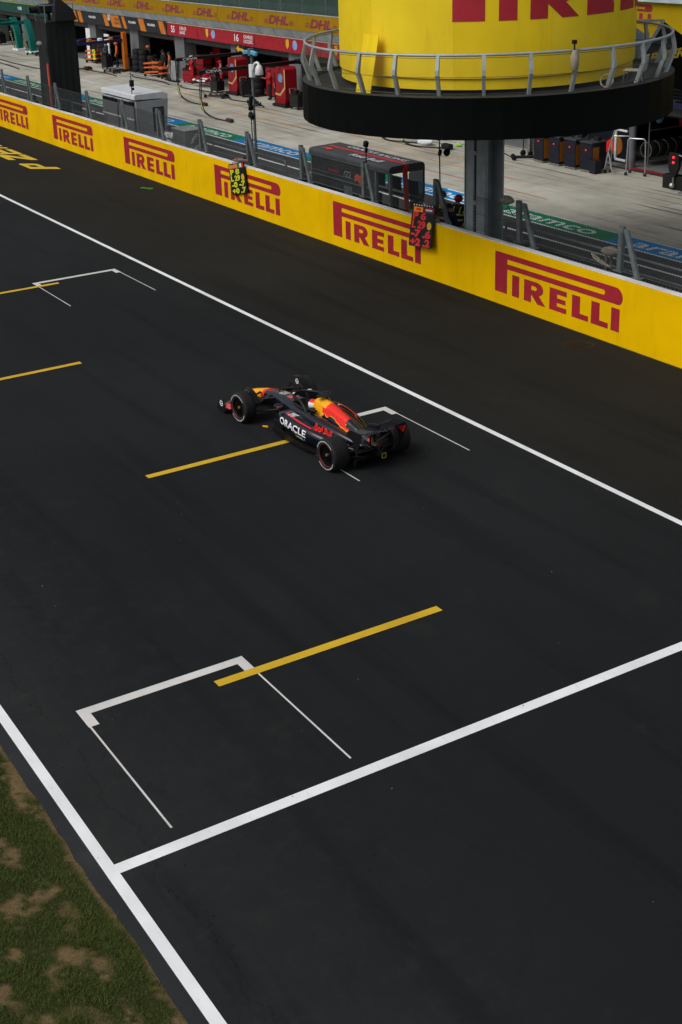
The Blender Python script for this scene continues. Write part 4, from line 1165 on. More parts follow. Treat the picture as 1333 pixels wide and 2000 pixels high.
MB().box(X1 + .006, X1 + .01, .08, .52, 1.75, 2.05).build('screen', mat('dull_screen', (.07, .05, .06), .3), ts)
for i, xc in enumerate((-.95, .95)):
    MB().box(xc - .86, xc + .86, Y0 - .06, Y0 - .02, 1.62, 2.22).build('shutter', M_GREYD, ts)
    MB().box(xc - .86, xc + .86, Y0 - .05, Y0 - .015, .72, 1.58).build('shutter', M_GREYD, ts)
    MB().box(xc - .88, xc + .88, Y0 - .09, Y0 - .05, 1.57, 1.64).build('shutter_bar', mat('pale_bar', (.6, .61, .62), .5), ts)
    MB().prism([(0, 0), (-.20, .05), (-.20, .09), (0, .06)], lambda u, v, d, xc=xc: (xc - .86 + d, Y0 - .06 + u, 2.40 + v), 1.72).build('awning_flap', M_GREY, ts)
    MB().box(xc - .80, xc + .80, Y0 - .075, Y0 - .01, 2.22, 2.44).build('gap', M_DARK, ts)
    MB().box(xc - .7, xc + .75, Y0 - .045, Y0 - .01, .56, .72).build('gap', M_DARK, ts)
MB().box(X0 + .08, X1 - .08, Y0 + .02, Y0 + .1, 0, 2.43).build('front_frame', M_GREY, ts)
MB().box(X0 + .08, X1 - .08, Y1 - .4, Y1 - .25, 0, 2.43).build('back_panel', M_GREYD, ts)
cmv = thing('roof_camera', 'small black camera on a bent pole above the grey timing stand', 'camera', (-58.55, 25.35, 3.12))
MB().tube([(0, 0, 0), (.02, 0, .45), (-.1, .05, .75), (-.14, .05, 1.0), (-.3, .05, 1.12)], .022, 6).build('pole', M_CARB, cmv, smooth=40)
MB().obox((.06, 0, .5), (.22, .16, .3)).obox((.14, 0, .26), (.14, .12, .12)).build('camera_body', M_CARB, cmv, bevel=.03)

# ribbed silver cabinet
cb = thing('equipment_cabinet', 'small silver equipment cabinet with two round louvred vents', 'cabinet', (-53.75, 25.72, .4))
M_SIL = mat('brushed_silver', (.26, .27, .27), .4, .5, var=.15)
MB().box(-.62, .62, -.42, .42, 0, 1.68).build('body', M_SIL, cb, bevel=.02)
MB().box(-.65, .65, -.45, .45, 1.682, 1.72).build('lid', mat('cabinet_lid', (.42, .43, .42), .45, .3), cb, bevel=.01)
for z in (1.32, .82):
    b = MB()
    for i in range(5):
        dy = -.16 + .08 * i; L = math.sqrt(max(.002, .2 ** 2 - dy ** 2))
        b.tube([(.63, .02 + dy * .7 - L * .5, z + dy - .0), (.64, .02 + dy * .7, z + dy + .05), (.63, .02 + dy * .7 + L * .5, z + dy)], .024, 5)
    b.build('vent', mat('vent_white', (.6, .62, .62), .5), cb, smooth=40)

# ================================================================ black and red team stand
rb = thing('team_stand', 'long matt black team stand with red roof stripe behind the wall', 'timing stand', (-40.5, 26.2, .4))
M_BS = mat('stand_black', (.018, .019, .021), .5, var=.15); M_BST = mat('stand_roof_charcoal', (.045, .047, .05), .55, var=.15); M_SRED = mat('stand_red', (.45, .012, .018), .4)
A, B = -2.65, 2.6
prof = [(-.70, 2.05)] + [(-.70 + .14 - .14 * math.cos(t), 2.16 + .14 * math.sin(t)) for t in np.linspace(0, PI / 2, 5)] + [(.62 + .14 * math.sin(t), 2.18 + .14 * math.cos(t)) for t in np.linspace(0, PI / 2, 5)] + [(.76, 2.05)]
MB().prism(prof, lambda u, v, d: (A + d, u, v), B - A).build('roof', M_BST, rb)
def strip(y0, y1, x0, x1, m, nm, z=2.324):
    return MB().box(x0, x1, y0, y1, z - .01, z).build(nm, m, rb)
strip(-.06, .10, A + .3, B, M_SRED, 'roof_stripe')
for s_, x_, y_, h_, w_ in (('ORACLE', -1.6, .28, .2, 1.9), ('Red Bull', -.2, -.52, .28, 1.9), ('RACING', .5, .2, .22, 1.7)):
    put_text(MB(), s_, (x_, y_, 2.327), (1, 0, 0), (0, 1, 0), h_, width=w_, bold=.03).build('lettering', mat('roof_letter_grey', (.5, .5, .52), .5), rb)
MB().prism([(-2.2, -.45), (-1.9, -.40), (-1.7, -.5), (-1.5, -.36), (-1.75, -.25), (-2.1, -.3)], lambda u, v, d: (u, v, 2.322 + d), .004).build('emblem', M_CRED, rb)
MB().box(A + .05, B - .9, -.66, -.60, .0, 2.1).build('front_panel', M_BS, rb)
MB().box(A + .05, A + .12, -.6, .6, 0, 2.1).build('end_panel', M_BS, rb)
MB().box(A + .1, B - .1, .62, .70, .95, 1.05).build('counter', M_BS, rb)
for x in (A + .12, B - .88, B - .04):
    MB().box(x - .05, x + .05, -.68, -.58, 0, 2.1).build('post', M_GALV, rb)
for z in (1.05, 1.38):
    MB().box(A + .2, B - 1.0, -.70, -.665, z, z + .035).build('trim_rail', M_GALV, rb)
MB().box(-.3, .25, -.69, -.662, .95, 1.25).build('grille', M_GALV, rb)
t = MB(); put_text(t, 'Red Bull', (-1.35, -.665, 1.62), (1, 0, 0), (0, 0, 1), .13, width=.65, bold=.03); t.build('lettering', mat('dull_red_print', (.30, .02, .02), .6), rb)
for s_, x_, z_, h_, w_ in (('/22', -.35, 1.55, .24, .5), ('BYBIT', -2.3, .72, .14, 1.3), ('ORACLE', .5, .6, .14, 1.0)):
    put_text(MB(), s_, (x_, -.665, z_), (1, 0, 0), (0, 0, 1), h_, width=w_, bold=.02).build('lettering', mat('dull_grey_print', (.16, .17, .17), .6), rb)
MB().prism([(.35, 1.45), (.55, 1.55), (.72, 1.40), (.90, 1.48), (.80, 1.72), (.52, 1.78), (.4, 1.68)], lambda u, v, d: (u, -.668 + d, v), .006).build('emblem', mat('dull_orange_print', (.42, .07, .02), .6), rb)
# right end: red hoop and tinted window
MB().prism([(-.02, 0), (-.14, 2.12), (-.02, 2.28), (.10, 2.28), (.05, 2.12), (.14, 0)], lambda u, v, d: (B - .01 + d, u - .02, v), .035).build('red_hoop', M_SRED, rb)
MB().prism([(.15, 1.0), (.10, 1.98), (.16, 2.05), (.72, 2.05), (.74, 1.98), (.70, 1.25), (.55, 1.0)], lambda u, v, d: (B - .03 + d, u, v), .012).build('window', glass('tinted_window', (.10, .12, .13), .1, .85), rb)
MB().prism([(.66, .75), (.76, 1.2), (.76, 2.2), (.70, 2.2), (.70, 1.25), (.55, 1.0), (.15, 1.0), (.13, .75)], lambda u, v, d: (B - .035 + d, u, v), .03).build('window_frame', M_BS, rb)
# seats and screens inside
for i, x in enumerate((-1.6, -.3, 1.0, 2.0)):
    MB().box(x - .25, x + .25, -.1, .3, .55, .65).box(x - .25, x + .25, -.16, -.08, .65, 1.15).box(x - .05, x + .05, .05, .15, 0, .55).build('seat', M_CARB, rb, bevel=.02)
for i, x in enumerate((-2.0, -1.0, 0, 1.0, 2.0)):
    MB().box(x - .4, x + .4, .58, .62, 1.15, 1.6).build('monitor', M_DARK, rb)

# ================================================================ black draped camera tower
bt = thing('camera_tower', 'tall narrow scaffold tower draped in black cloth', 'tower', (-69.75, 26.2, .4))
M_DRAPE = mat('black_drape', (.0135, .016, .0165), .8, var=.25, scale=1.2, bmp=.1)
rings = []
for z in np.linspace(0, 5.35, 22):
    ring = []
    for q in range(64):
        a = q / 64 * 4; side = int(a); f = a - side
        c = [(-.75, -.8), (.72, -.8), (.72, .8), (-.75, .8), (-.75, -.8)]
        x = c[side][0] + (c[side + 1][0] - c[side][0]) * f; y = c[side][1] + (c[side + 1][1] - c[side][1]) * f
        fold = .035 * math.sin(q * 1.9 + .6 * math.sin(z)) * (1.1 - z / 7) + .02 * math.sin(q * .7 + z * 1.3)
        nx, ny = [(0, -1), (1, 0), (0, 1), (-1, 0)][side]
        fl_ = 1 + .04 * (1 - z / 5.35)
        ring.append((x * fl_ + nx * fold, y * fl_ + ny * fold, float(z)))
    rings.append(ring)
MB().loft(rings).build('drape', M_DRAPE, bt, smooth=60)
b = MB()
for x, y in ((-.72, -.78), (.7, -.78), (.7, .78), (-.72, .78)): b.tube([(x, y, 5.3), (x, y, 6.2)], .024, 6)
b.tube([(-.72, -.78, 6.15), (.7, -.78, 6.15), (.7, .78, 6.15), (-.72, .78, 6.15)], .022, 6, closed=True)
b.tube([(-.72, -.78, 5.75), (.7, -.78, 5.75)], .018, 6)
b.build('scaffold_rail', M_STEEL, bt, smooth=40)
MB().tube([(1.0, -1.0, .8), (.98, -1.0, 3.3)], .055, 8).build('orange_pole', mat('orange_red_plastic', (.62, .10, .05), .5), bt)
tvc = thing('video_camera', 'black covered broadcast camera on top of the draped tower', 'camera', (-69.9, 25.95, 5.75))
MB().tube([(0, 0, 0), (0, 0, .35)], .09, 8).build('pedestal', M_CARB, tvc)
MB().obox((0, -.1, .58), (.5, 1.0, .45)).obox((0, .3, .92), (.42, .42, .38)).build('body', mat('rain_cover', (.014, .015, .016), .7), tvc, bevel=.08)
MB().lathe([(.16, -1.0), (.18, -.6), (.18, -.5)], c=(0, 0, .58), axis='y', n=14).build('lens_hood', M_CARB, tvc, smooth=40)
hd_ = thing('covered_monitor', 'black tent shaped cover beside the camera on the draped tower', 'monitor', (-69.1, 26.45, 5.75))
MB().loft([[(-.35, -.55, 0), (.3, -.6, 0), (.35, .6, 0), (-.3, .62, 0)], [(-.28, -.5, .55), (.26, -.52, .5), (.3, .40, .55), (-.26, .45, .6)], [(-.16, -.42, 1.15), (.10, -.42, 1.1), (.12, -.2, 1.12), (-.15, -.18, 1.15)]]).build('cover', mat('rain_cover', (.014, .015, .016), .7), hd_, smooth=30)

# ================================================================ lamp / camera pole and small kit on the fence
lp = thing('camera_pole', 'slim grey pole with white dome camera and blue aerials', 'pole', (-47.2, 25.5, .4))
MB().tube([(0, 0, 0), (0, 0, 5.3)], [.06, .05], 10).build('pole', M_GALV, lp, smooth=40)
M_WPL = mat('white_plastic', (.72, .73, .74), .4, var=.06)
MB().box(-.07, .16, -.12, .06, 4.45, 4.95).build('bracket_box', M_WPL, lp, bevel=.03)
MB().tube([(.12, -.04, 4.7), (.35, -.06, 5.0), (.55, -.08, 5.06), (.72, -.1, 5.04), (.74, -.1, 4.95)], .05, 8).build('arm', M_WPL, lp, smooth=50)
MB().lathe([(.0, .02), (.08, 0), (.14, -.12), (.16, -.34), (.15, -.36), (0, -.36)], c=(.74, -.1, 4.98), n=18).build('dome_camera', M_WPL, lp, smooth=50)
M_CYAN = mat('aerial_blue', (.10, .36, .55), .5)
for s in (1, -1): MB().obox((s * .3, -.05, 5.38), (.42, .14, .16), Matrix.Rotation(s * .12, 3, 'Y')).build('aerial', M_CYAN, lp, bevel=.04)
MB().obox((0, -.02, 5.40), (.16, .2, .28)).build('aerial_mount', M_GALV, lp, bevel=.02)
def clamp_pole(label, loc, h, kit):
    t = thing('clamp_pole', label, 'pole', loc)
    MB().tube([(0, 0, 0), (-.02, 0, h * .5), (-.05, .02, h)], .022, 6).build('rod', M_CARB, t, smooth=40)
    for (z, sz) in kit: MB().obox((-.05 * z / h, .02, z), sz, Matrix.Rotation(.3, 3, 'Y')).build('device', M_CARB, t, bevel=.03)
    return t
clamp_pole('thin black pole with radio gear beside the camera pole', (-45.98, 24.72, 2.4), 1.95, [(1.2, (.30, .14, .22)), (1.75, (.16, .12, .45)), (1.5, (.1, .2, .2))])
clamp_pole('black pole with two small cameras left of the tower column', (-34.0, 24.75, 2.9), 1.7, [(1.45, (.14, .16, .36)), (.9, (.1, .1, .2))])
clamp_pole('short black rod with a lamp above the black team stand', (-38.05, 24.7, 2.9), .75, [(.65, (.16, .14, .2)), (.45, (.08, .1, .16))])
lmp = thing('flood_light', 'small black flood light clamped to the pole left of the tower column', 'light', (-33.85, 24.8, 3.85)); lmp.scale = (.6, .6, .6)
MB().lathe([(.06, 0), (.10, .05), (.2, .22), (.21, .24), (.0, .2)], axis='x', n=12).build('housing', M_CARB, lmp, smooth=40)
def fur_mic(label, loc, rz, h):
    t = thing('microphone', label, 'microphone', loc, rz)
    b = MB(); r = [0.02, .10, .13, .135, .12, .08, .02]
    rings = [[(-.26 + .52 * i / 6, r[i] * math.cos(a) * float(rng.uniform(.85, 1.12)), h + r[i] * math.sin(a) * float(rng.uniform(.85, 1.12))) for a in np.linspace(0, 2 * PI, 14, endpoint=False)] for i in range(7)]
    b.loft(rings).build('fur_cover', mat('fur_grey', (.22, .20, .16), .95, var=.35, scale=30), t, smooth=70)
    MB().tube([(0, 0, h - .1), (.05, 0, h - .2), (.2, .02, 0)], .014, 6).tube([(.05, 0, h - .2), (-.08, 0, h - .28)], .012, 5).build('stand', M_CARB, t)
fur_mic('furry grey microphone on a small stand right of the tower column', (-30.72, 24.75, 2.45), .2, .42)
fur_mic('furry grey microphone low behind the fence posts at the right', (-26.5, 24.85, 1.75), .5, .42)
fur_mic('pale furry microphone hanging in front of the black drape', (-69.1, 25.0, 4.25), .1, .45)
hz = MB().tube([(-27.1, 24.75, 2.02), (-26.9, 24.65, 1.95), (-26.6, 24.62, 1.88), (-26.2, 24.6, 1.85)], .035, 6).tube([(-27.1, 24.8, 2.0), (-26.8, 24.72, 1.93), (-26.5, 24.7, 1.86)], .03, 6)
tag(hz.build('cable_bundle', mat('beige_cable', (.30, .26, .2), .8), smooth=50), 'bundle of beige cables draped on the wall cap at right', 'cables')

# low steps that the two board holders stand on
for x, lab in ((-46.35, 'low steel step under the person with the yellow numbered board'), (-33.45, 'low steel step under the person with the red numbered board')):
    t = thing('step_stool', lab, 'step', (x, 25.0, .40))
    MB().box(-.35, .35, -.2, .25, .16, .20).build('tread', M_GALV, t)
    for sx in (-.3, .3): MB().box(sx - .02, sx + .02, -.18, .23, 0, .16).build('side', M_GALV, t)
# ================================================================ round tower
TW = thing('round_tower', 'round tower with black drum balcony and tall yellow cladding', 'tower', (-32.65, 25.4, 0))
M_DRUM = mat('drum_black', (.0030, .0038, .0039), .5, var=.3, scale=.6, bmp=.02, spec=.06); M_DECK = mat('deck_black', (.02, .02, .02), .8)
M_TY = banner_yellow('tower_yellow', (0.90, 0.66, 0.028)); M_TY2 = banner_yellow('tower_yellow_b', (0.90, 0.65, 0.02))
M_TCOL = mat('column_grey', (.30, .34, .355), .55, 0, var=.2, scale=2)
RD = 5.38
# drum fascia in faceted panels
NP = 44
for i in range(NP):
    a0, a1 = 2 * PI * i / NP + .0003, 2 * PI * (i + 1) / NP - .0003
    ring = []
    for a in (a0, a1):
        c, s = math.cos(a), math.sin(a)
        ring.append([(RD * c, RD * s, 5.2), (RD * c, RD * s, 6.28), ((RD - .05) * c, (RD - .05) * s, 6.28), ((RD - .05) * c, (RD - .05) * s, 5.2)])
    MB().loft(ring).build('fascia_panel', M_DRUM, TW)
MB().lathe([(0, 5.24), (RD - .06, 5.24), (RD - .06, 6.20), (0, 6.20)], n=72).build('deck', M_DECK, TW, smooth=30)
MB().lathe([(RD - .02, 6.285), (RD - .16, 6.31), (RD - .30, 6.285), (RD - .30, 6.2), (RD - .02, 6.2)], n=72, closed=True).build('kerb', mat('kerb_dark', (.035, .036, .036), .7, var=.4, scale=8), TW, smooth=30)
# rail
ZR = 7.35; RR_ = 5.27
M_RPALE = mat('rail_pale_grey', (.34, .38, .40), .45, .3, var=.12)
MB().tube([(RR_ * math.cos(a), RR_ * math.sin(a), ZR) for a in np.linspace(0, 2 * PI, 96, endpoint=False)], .038, 8, closed=True).build('hand_rail', M_RPALE, TW, smooth=60)
pm = MB()
pp = [(5.14, 6.26), (5.30, 6.72), (5.36, 6.85), (5.35, 6.98), (5.27, ZR)]
rr = []
for i, (r, z) in enumerate(pp):
    w = .055 if i < 4 else .035
    rr.append([(r - w, -.045, z), (r + w, -.045, z), (r + w, .045, z), (r - w, .045, z)])
pm.loft(rr); pmesh = pm.mesh('rail_post', M_RPALE)
A0 = R(321.8)
for i in range(28):
    o = bpy.data.objects.new('rail_post', pmesh); COL.objects.link(o); o.parent = TW; o.rotation_euler = (0, 0, A0 + 2 * PI * i / 28)
wire = MB()
def rrad(z): return float(np.interp(z, [p[1] for p in pp], [p[0] for p in pp]))
for z in (6.36, 6.80, 7.28):
    wire.tube([(rrad(z) * math.cos(a), rrad(z) * math.sin(a), z) for a in np.linspace(0, 2 * PI, 84, endpoint=False)], .008, 4, closed=True)
nd = 460
for i in range(nd):
    for sg in (1, -1):
        a = 2 * PI * i / nd; pts = []
        for t in np.linspace(0, 1, 4):
            z = 6.36 + .92 * t; aa = a + sg * t * .155
            pts.append((rrad(z) * math.cos(aa), rrad(z) * math.sin(aa), z))
        wire.tube(pts, .0016, 3, caps=False)
tag(wire.build('rail_mesh', M_WIRE, TW), kind='stuff')
# yellow cladding
RY = 4.25; ZB, ZT = 6.33, 13.0
edges = [-180, -150, -131, -116, -84.5, -49, -14, 21, 56, 91, 126, 153, 180]
for i, (d0, d1) in enumerate(zip(edges, edges[1:])):
    n_ = max(4, int((d1 - d0) / 3)); ring = []
    for k in range(n_ + 1):
        a = R(d0 + .03 + (d1 - d0 - .06) * k / n_); c, s = math.cos(a), math.sin(a)
        ring.append([((RY - .05) * c, (RY - .05) * s, ZB), ((RY - .06) * c, (RY - .06) * s, ZB + .26), (RY * c, RY * s, ZB + .30), (RY * c, RY * s, ZT), ((RY - .12) * c, (RY - .12) * s, ZT), ((RY - .12) * c, (RY - .12) * s, ZB)])
    MB().loft(ring).build('cladding_panel', [M_TY, M_TY2][i % 2], TW, smooth=30)
MB().lathe([(RY - .14, 6.2), (RY - .14, ZT), (0, ZT)], n=48).build('inner_wall', M_DECK, TW, smooth=30)
lt = MB(); K = 1.55
for poly in wordmark():
    vs, fs = tri_split(np.array(poly), [tuple(range(len(poly)))], .12)
    lt.add([((RY + .006) * math.cos(R(-49.6) + K * x / RY), (RY + .006) * math.sin(R(-49.6) + K * x / RY), 8.09 + K * y) for x, y in vs], fs)
lt.build('lettering', mat('tower_lettering_red', (.40, .022, .035), .55, var=.08), TW)
# column: two flanges, web and a side channel
co = MB()
co.box(-.54, .54, -.33, -.27, 0, 5.3).box(-.54, .54, .27, .33, 0, 5.3).box(-.04, .04, -.27, .27, 0, 5.3)
co.build('column_section', M_TCOL, TW)
MB().box(-.50, -.46, -.365, -.332, 0, 5.3).box(-.30, .02, -.41, -.332, 0, 5.3).box(.14, .54, -.40, -.332, 0, 5.3).build('column_facing', M_TCOL, TW, bevel=.01)
MB().box(.02, .14, -.35, -.333, 0, 5.3).build('cable_slot', M_DARK, TW)
for z in (2.4, 3.9): MB().box(-.0, .17, -.43, -.41, z, z + .12).build('clamp', M_TCOL, TW)
# loose things on the deck
lb = MB().box(-.30, .30, -.012, .012, 0, 1.55).build('loose_panel', M_TY2, bevel=.004)
a = R(-66.5 - 15)
lb.location = (-32.65 + 4.78 * math.cos(a), 25.4 + 4.78 * math.sin(a), 6.22); lb.rotation_euler = (R(-13), 0, a + PI / 2)
tag(lb, 'loose yellow panel leaning against the tower cladding on the balcony', 'panel')
bx_ = thing('rail_sensor', 'beige sensor box strapped to a balcony rail post', 'sensor', (-32.65 + 5.33 * math.cos(R(347.1)), 25.4 + 5.33 * math.sin(R(347.1)), 6.75), R(347))
MB().loft([sup(0, 0, z, .01, .01) if False else [(.05 + r * math.cos(t), r * math.sin(t), z) for t in np.linspace(0, 2 * PI, 10, endpoint=False)] for z, r in ((.1, .05), (.2, .10), (.45, .12), (.62, .07))]).build('box', mat('beige_plastic', (.30, .27, .2), .6), bx_, smooth=40)
MB().tube([(0, 0, 0), (.02, 0, .6), (0, 0, .85)], .025, 6).obox((0, 0, .82), (.1, .1, .1)).build('strap_rod', M_CARB, bx_)
st = thing('folding_chair', 'pale chair shell with thin legs on the balcony floor', 'chair', (-32.65 + 4.75 * math.cos(R(20)), 25.4 + 4.75 * math.sin(R(20)), 6.21), .6)
M_CREAM = mat('cream_plastic', (.42, .38, .30), .5)
MB().loft([[(-.28, y, .32 + .03 * abs(y) * 3), (.25, y, .30 + .03 * abs(y) * 3), (.25, y, .33), (-.28, y, .35)] for y in np.linspace(-.26, .26, 6)]).build('seat', M_CREAM, st, smooth=40)
MB().loft([[(.24 + .08 * t, y * (1 - .3 * t), .32 + .42 * t) for y in np.linspace(-.27, .27, 7)] + [(.27 + .08 * t, y * (1 - .3 * t), .32 + .42 * t) for y in np.linspace(.27, -.27, 7)] for t in (0, .35, .7, 1)]).build('backrest', M_CREAM, st, smooth=50)
for x, y in ((-.22, -.22), (-.22, .22), (.22, -.22), (.22, .22)): MB().tube([(x, y, .32), (x * 1.2, y * 1.1, 0)], .012, 6).build('leg', M_STEEL, st)
hp = MB().lathe([(.17, -.03), (.19, 0), (.17, .03), (.15, 0)], n=20, closed=True)
ho_ = hp.build('coiled_strap', M_CREAM, loc=(-32.65 + 4.65 * math.cos(R(6)), 25.4 + 4.65 * math.sin(R(6)), 6.38), smooth=50)
ho_.rotation_euler = (R(70), 0, R(30)); tag(ho_, 'pale coiled strap ring lying on the balcony floor', 'strap')
# stair bridge from the balcony to the building, black side banner
sb = thing('stair_bridge', 'black sided stair bridge leading from the balcony to the pit building', 'bridge', (-32.0, 25.4, 0))
MB().prism([(5.36, 5.45), (5.36, 6.0), (6.39, 7.23), (7.21, 6.75), (8.79, 5.86), (10.6, 4.9), (15.2, 4.7), (15.2, 3.4), (10.4, 3.5), (8.6, 4.6), (6.6, 5.3)], lambda u, v, d: (d, u, v), .05).build('side_banner', M_DRUM, sb)
t = MB(); put_text(t, 'P ZERO', (.056, 5.80, 6.06), (0, 1, .05), (0, 0, 1), .27, width=2.0, bold=.04, shear=.3); t.build('lettering', mat('banner_letter_yellow', (.65, .45, .02), .55), sb)
b = MB()
for i in range(18):
    y0 = 5.2 + .31 * i; z = 6.2 - .17 * i
    b.box(-1.2, -.02, y0, y0 + .33, z - .05, z)
b.build('steps', M_DECK, sb)
MB().box(-1.2, -.02, 10.75, 15.2, 3.1, 3.2).build('walkway', M_DECK, sb)
MB().prism([(5.2, 5.9), (5.2, 7.5), (5.75, 7.35), (6.14, 7.15), (7.03, 6.64), (10.4, 4.6), (10.4, 3.6), (6.7, 5.6)], lambda u, v, d: (-1.26 + d, u, v), .05).build('side_sheet', mat('pale_blue_sheet', (.42, .50, .58), .5), sb)
b = MB()
b.tube([(.0, 6.39, 7.28), (.02, 5.40, 6.1)], .055, 6).tube([(.0, 6.39, 7.28), (-.6, 5.25, 7.33)], .04, 6).tube([(-1.2, 6.0, 7.3), (-1.2, 5.3, 6.2)], .05, 6)
b.build('frame', M_RPALE, sb, smooth=40)
# ================================================================ pit building
PB = thing('pit_building', 'long pit building with open garages under a yellow balcony band', 'building', (0, 40.6, 0))
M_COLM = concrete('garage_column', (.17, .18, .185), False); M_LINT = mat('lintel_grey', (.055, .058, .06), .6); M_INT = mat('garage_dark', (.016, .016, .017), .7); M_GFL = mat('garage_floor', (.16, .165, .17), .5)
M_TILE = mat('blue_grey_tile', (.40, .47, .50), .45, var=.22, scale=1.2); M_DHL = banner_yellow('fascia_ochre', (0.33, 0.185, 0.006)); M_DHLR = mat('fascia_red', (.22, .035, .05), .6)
XL, XR = -152.0, -20.0
CX = [-130.6, -123.1, -115.5, -107.9, -100.4, -92.6, -85.2, -77.1, -69.9, -62.2, -54.6, -47.0, -36.0, -28.4]
for c in CX:
    MB().box(c - .72, c + .72, 0, .9, 0, 2.86).build('column', M_COLM, PB, bevel=.02)
for a, b in zip(CX, CX[1:]):
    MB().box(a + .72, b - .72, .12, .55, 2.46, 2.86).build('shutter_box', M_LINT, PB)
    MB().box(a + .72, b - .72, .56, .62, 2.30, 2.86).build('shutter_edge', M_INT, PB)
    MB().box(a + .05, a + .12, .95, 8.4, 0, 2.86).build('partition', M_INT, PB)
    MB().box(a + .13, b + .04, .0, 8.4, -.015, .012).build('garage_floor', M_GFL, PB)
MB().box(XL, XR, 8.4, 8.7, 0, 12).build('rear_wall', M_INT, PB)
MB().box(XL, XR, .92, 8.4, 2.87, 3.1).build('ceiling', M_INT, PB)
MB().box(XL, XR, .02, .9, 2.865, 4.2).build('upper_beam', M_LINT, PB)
# sloping band of tiles below the balcony
tl = MB().add([(-.46, -.30, 3.71), (.46, -.30, 3.71), (.46, -.62, 4.19), (-.46, -.62, 4.19), (-.46, -.27, 3.70), (.46, -.27, 3.70), (.46, -.58, 4.19), (-.46, -.58, 4.19)],
              [(0, 1, 2, 3), (4, 7, 6, 5), (0, 4, 5, 1), (1, 5, 6, 2), (2, 6, 7, 3), (3, 7, 4, 0)]).mesh('fascia_tile', M_TILE)
for i in range(110):
    o = bpy.data.objects.new('fascia_tile', tl); COL.objects.link(o); o.parent = PB; o.location = (-128 + .952 * i, float(rng.normal(0, .004)), 0)
MB().box(XL, XR, -.25, .02, 3.69, 4.2).build('band_backing', M_LINT, PB)
# balcony fascia: printed panels
FY = -.66
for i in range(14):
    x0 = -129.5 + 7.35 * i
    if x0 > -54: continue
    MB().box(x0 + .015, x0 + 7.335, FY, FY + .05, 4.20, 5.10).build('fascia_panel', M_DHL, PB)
for k in range(-5, 9):
    x = -94.0 + 4.67 * k
    if not -128 < x < -56: continue
    b = MB(); put_text(b, 'DHL', (x - 1.0, FY - .004, 4.43), (1, 0, 0), (0, 0, 1), .46, width=2.3, bold=.05, shear=.25)
    for i in range(3):
        z = 4.43 + .09 * i
        b.box(x - 1.55 + .06 * i, x - 1.08 + .03 * i, FY - .004, FY - .001, z, z + .045); b.box(x + 1.36 + .05 * i, x + 1.80 + .03 * i, FY - .004, FY - .001, z, z + .045)
    b.build('lettering', M_DHLR, PB)
MB().box(XL, XR, FY - .02, 8.4, 5.105, 5.16).build('balcony_floor', M_CONC2, PB)
M_PANE = glass('balustrade_glass', (.10, .16, .14), .06, .55)
for i in range(30):
    x0 = -129 + 2.45 * i
    MB().box(x0 + .02, x0 + 2.43, FY + .02, FY + .045, 5.17, 6.3).build('glass_pane', M_PANE, PB)
    MB().tube([(x0, FY + .03, 5.16), (x0, FY + .03, 6.34)], .03, 6).build('baluster', M_GALV, PB)
MB().tube([(-129, FY + .03, 6.35), (-55, FY + .03, 6.35)], .03, 6).build('top_rail', M_GALV, PB)
MB().box(XL, XR, 2.6, 2.8, 5.16, 9.5).build('terrace_wall', mat('terrace_dark_glass', (.03, .045, .045), .2), PB)
# right hand stretch behind the tower: yellow upper fascia
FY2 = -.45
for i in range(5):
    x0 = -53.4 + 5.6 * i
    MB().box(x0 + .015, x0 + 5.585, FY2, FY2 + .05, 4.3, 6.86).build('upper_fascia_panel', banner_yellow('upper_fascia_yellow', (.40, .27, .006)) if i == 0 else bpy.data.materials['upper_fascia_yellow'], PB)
    MB().box(x0 - .05, x0 + .05, FY2 - .06, FY2 - .002, 4.3, 6.86).build('fascia_rib', M_GALV, PB)
MB().box(-53.4, XR, FY2 - .2, FY2 + 1.2, 6.87, 7.15).build('upper_ledge', M_TILE, PB)
lm = MB()
for poly in wordmark(): lm.prism(poly, lambda u, v, d: (u * .62, FY2 - .006 + d, v * .62), .004)
lme = lm.mesh('wordmark', mat('fascia_mark_red', (.26, .02, .03), .6))
for x in (-50.2, -44.3, -38.4):
    o = bpy.data.objects.new('wordmark', lme); COL.objects.link(o); o.parent = PB; o.location = (x, 0, 6.02)

# ---- team banners over the garages
def banner(label, x0, x1, col, name='garage_banner'):
    o = thing(name, label, 'banner', ((x0 + x1) / 2, 40.27, 2.86))
    L = (x1 - x0) / 2
    MB().box(-L, L, 0, .06, 0, .82).build('board', col, o)
    return o, L
M_AGRN = mat('team_green', (.006, .055, .042), .5); M_ORNG = mat('team_orange', (.55, .17, .015), .5); M_ANTH = mat('team_anthracite', (.020, .021, .025), .5); M_FRED = mat('team_red', (.34, .012, .022), .5)
o, L = banner('dark green garage banner with a lime top edge', -126, -104.6, M_AGRN)
MB().box(-L, L, -.012, -.002, .79, .84).build('lime_edge', mat('lime_trim', (.42, .5, .02), .5), o)
def word(o, s, x, z, h, w, m, y=-.004, bold=.02): put_text(MB(), s, (x, y, z), (1, 0, 0), (0, 0, 1), h, width=w, bold=bold).build('lettering', m, o)
for s, x in (('ARAMCO', 2.2), ('ASTON', 4.6), ('ARAMCO', 6.9), ('18', -.4)): word(o, s, x, .28, .26, .9, M_SWHITE)
o, L = banner('orange and black diagonal striped garage banner', -104.4, -86.35, M_ANTH)
def slab_(o, xa, xb, m, nm='stripe', sl=.45): MB().prism([(xa, .82), (xb, .82), (xb + sl, 0), (xa + sl, 0)], lambda u, v, d: (u, -.006 + d, v), .005).build(nm, m, o)
for xa, xb in ((-9.0, -7.3), (-6.9, -6.2), (-1.9, -1.2), (-.6, 1.0), (1.5, 2.0), (4.4, 5.3), (7.7, 8.5)): slab_(o, xa, xb, M_ORNG)
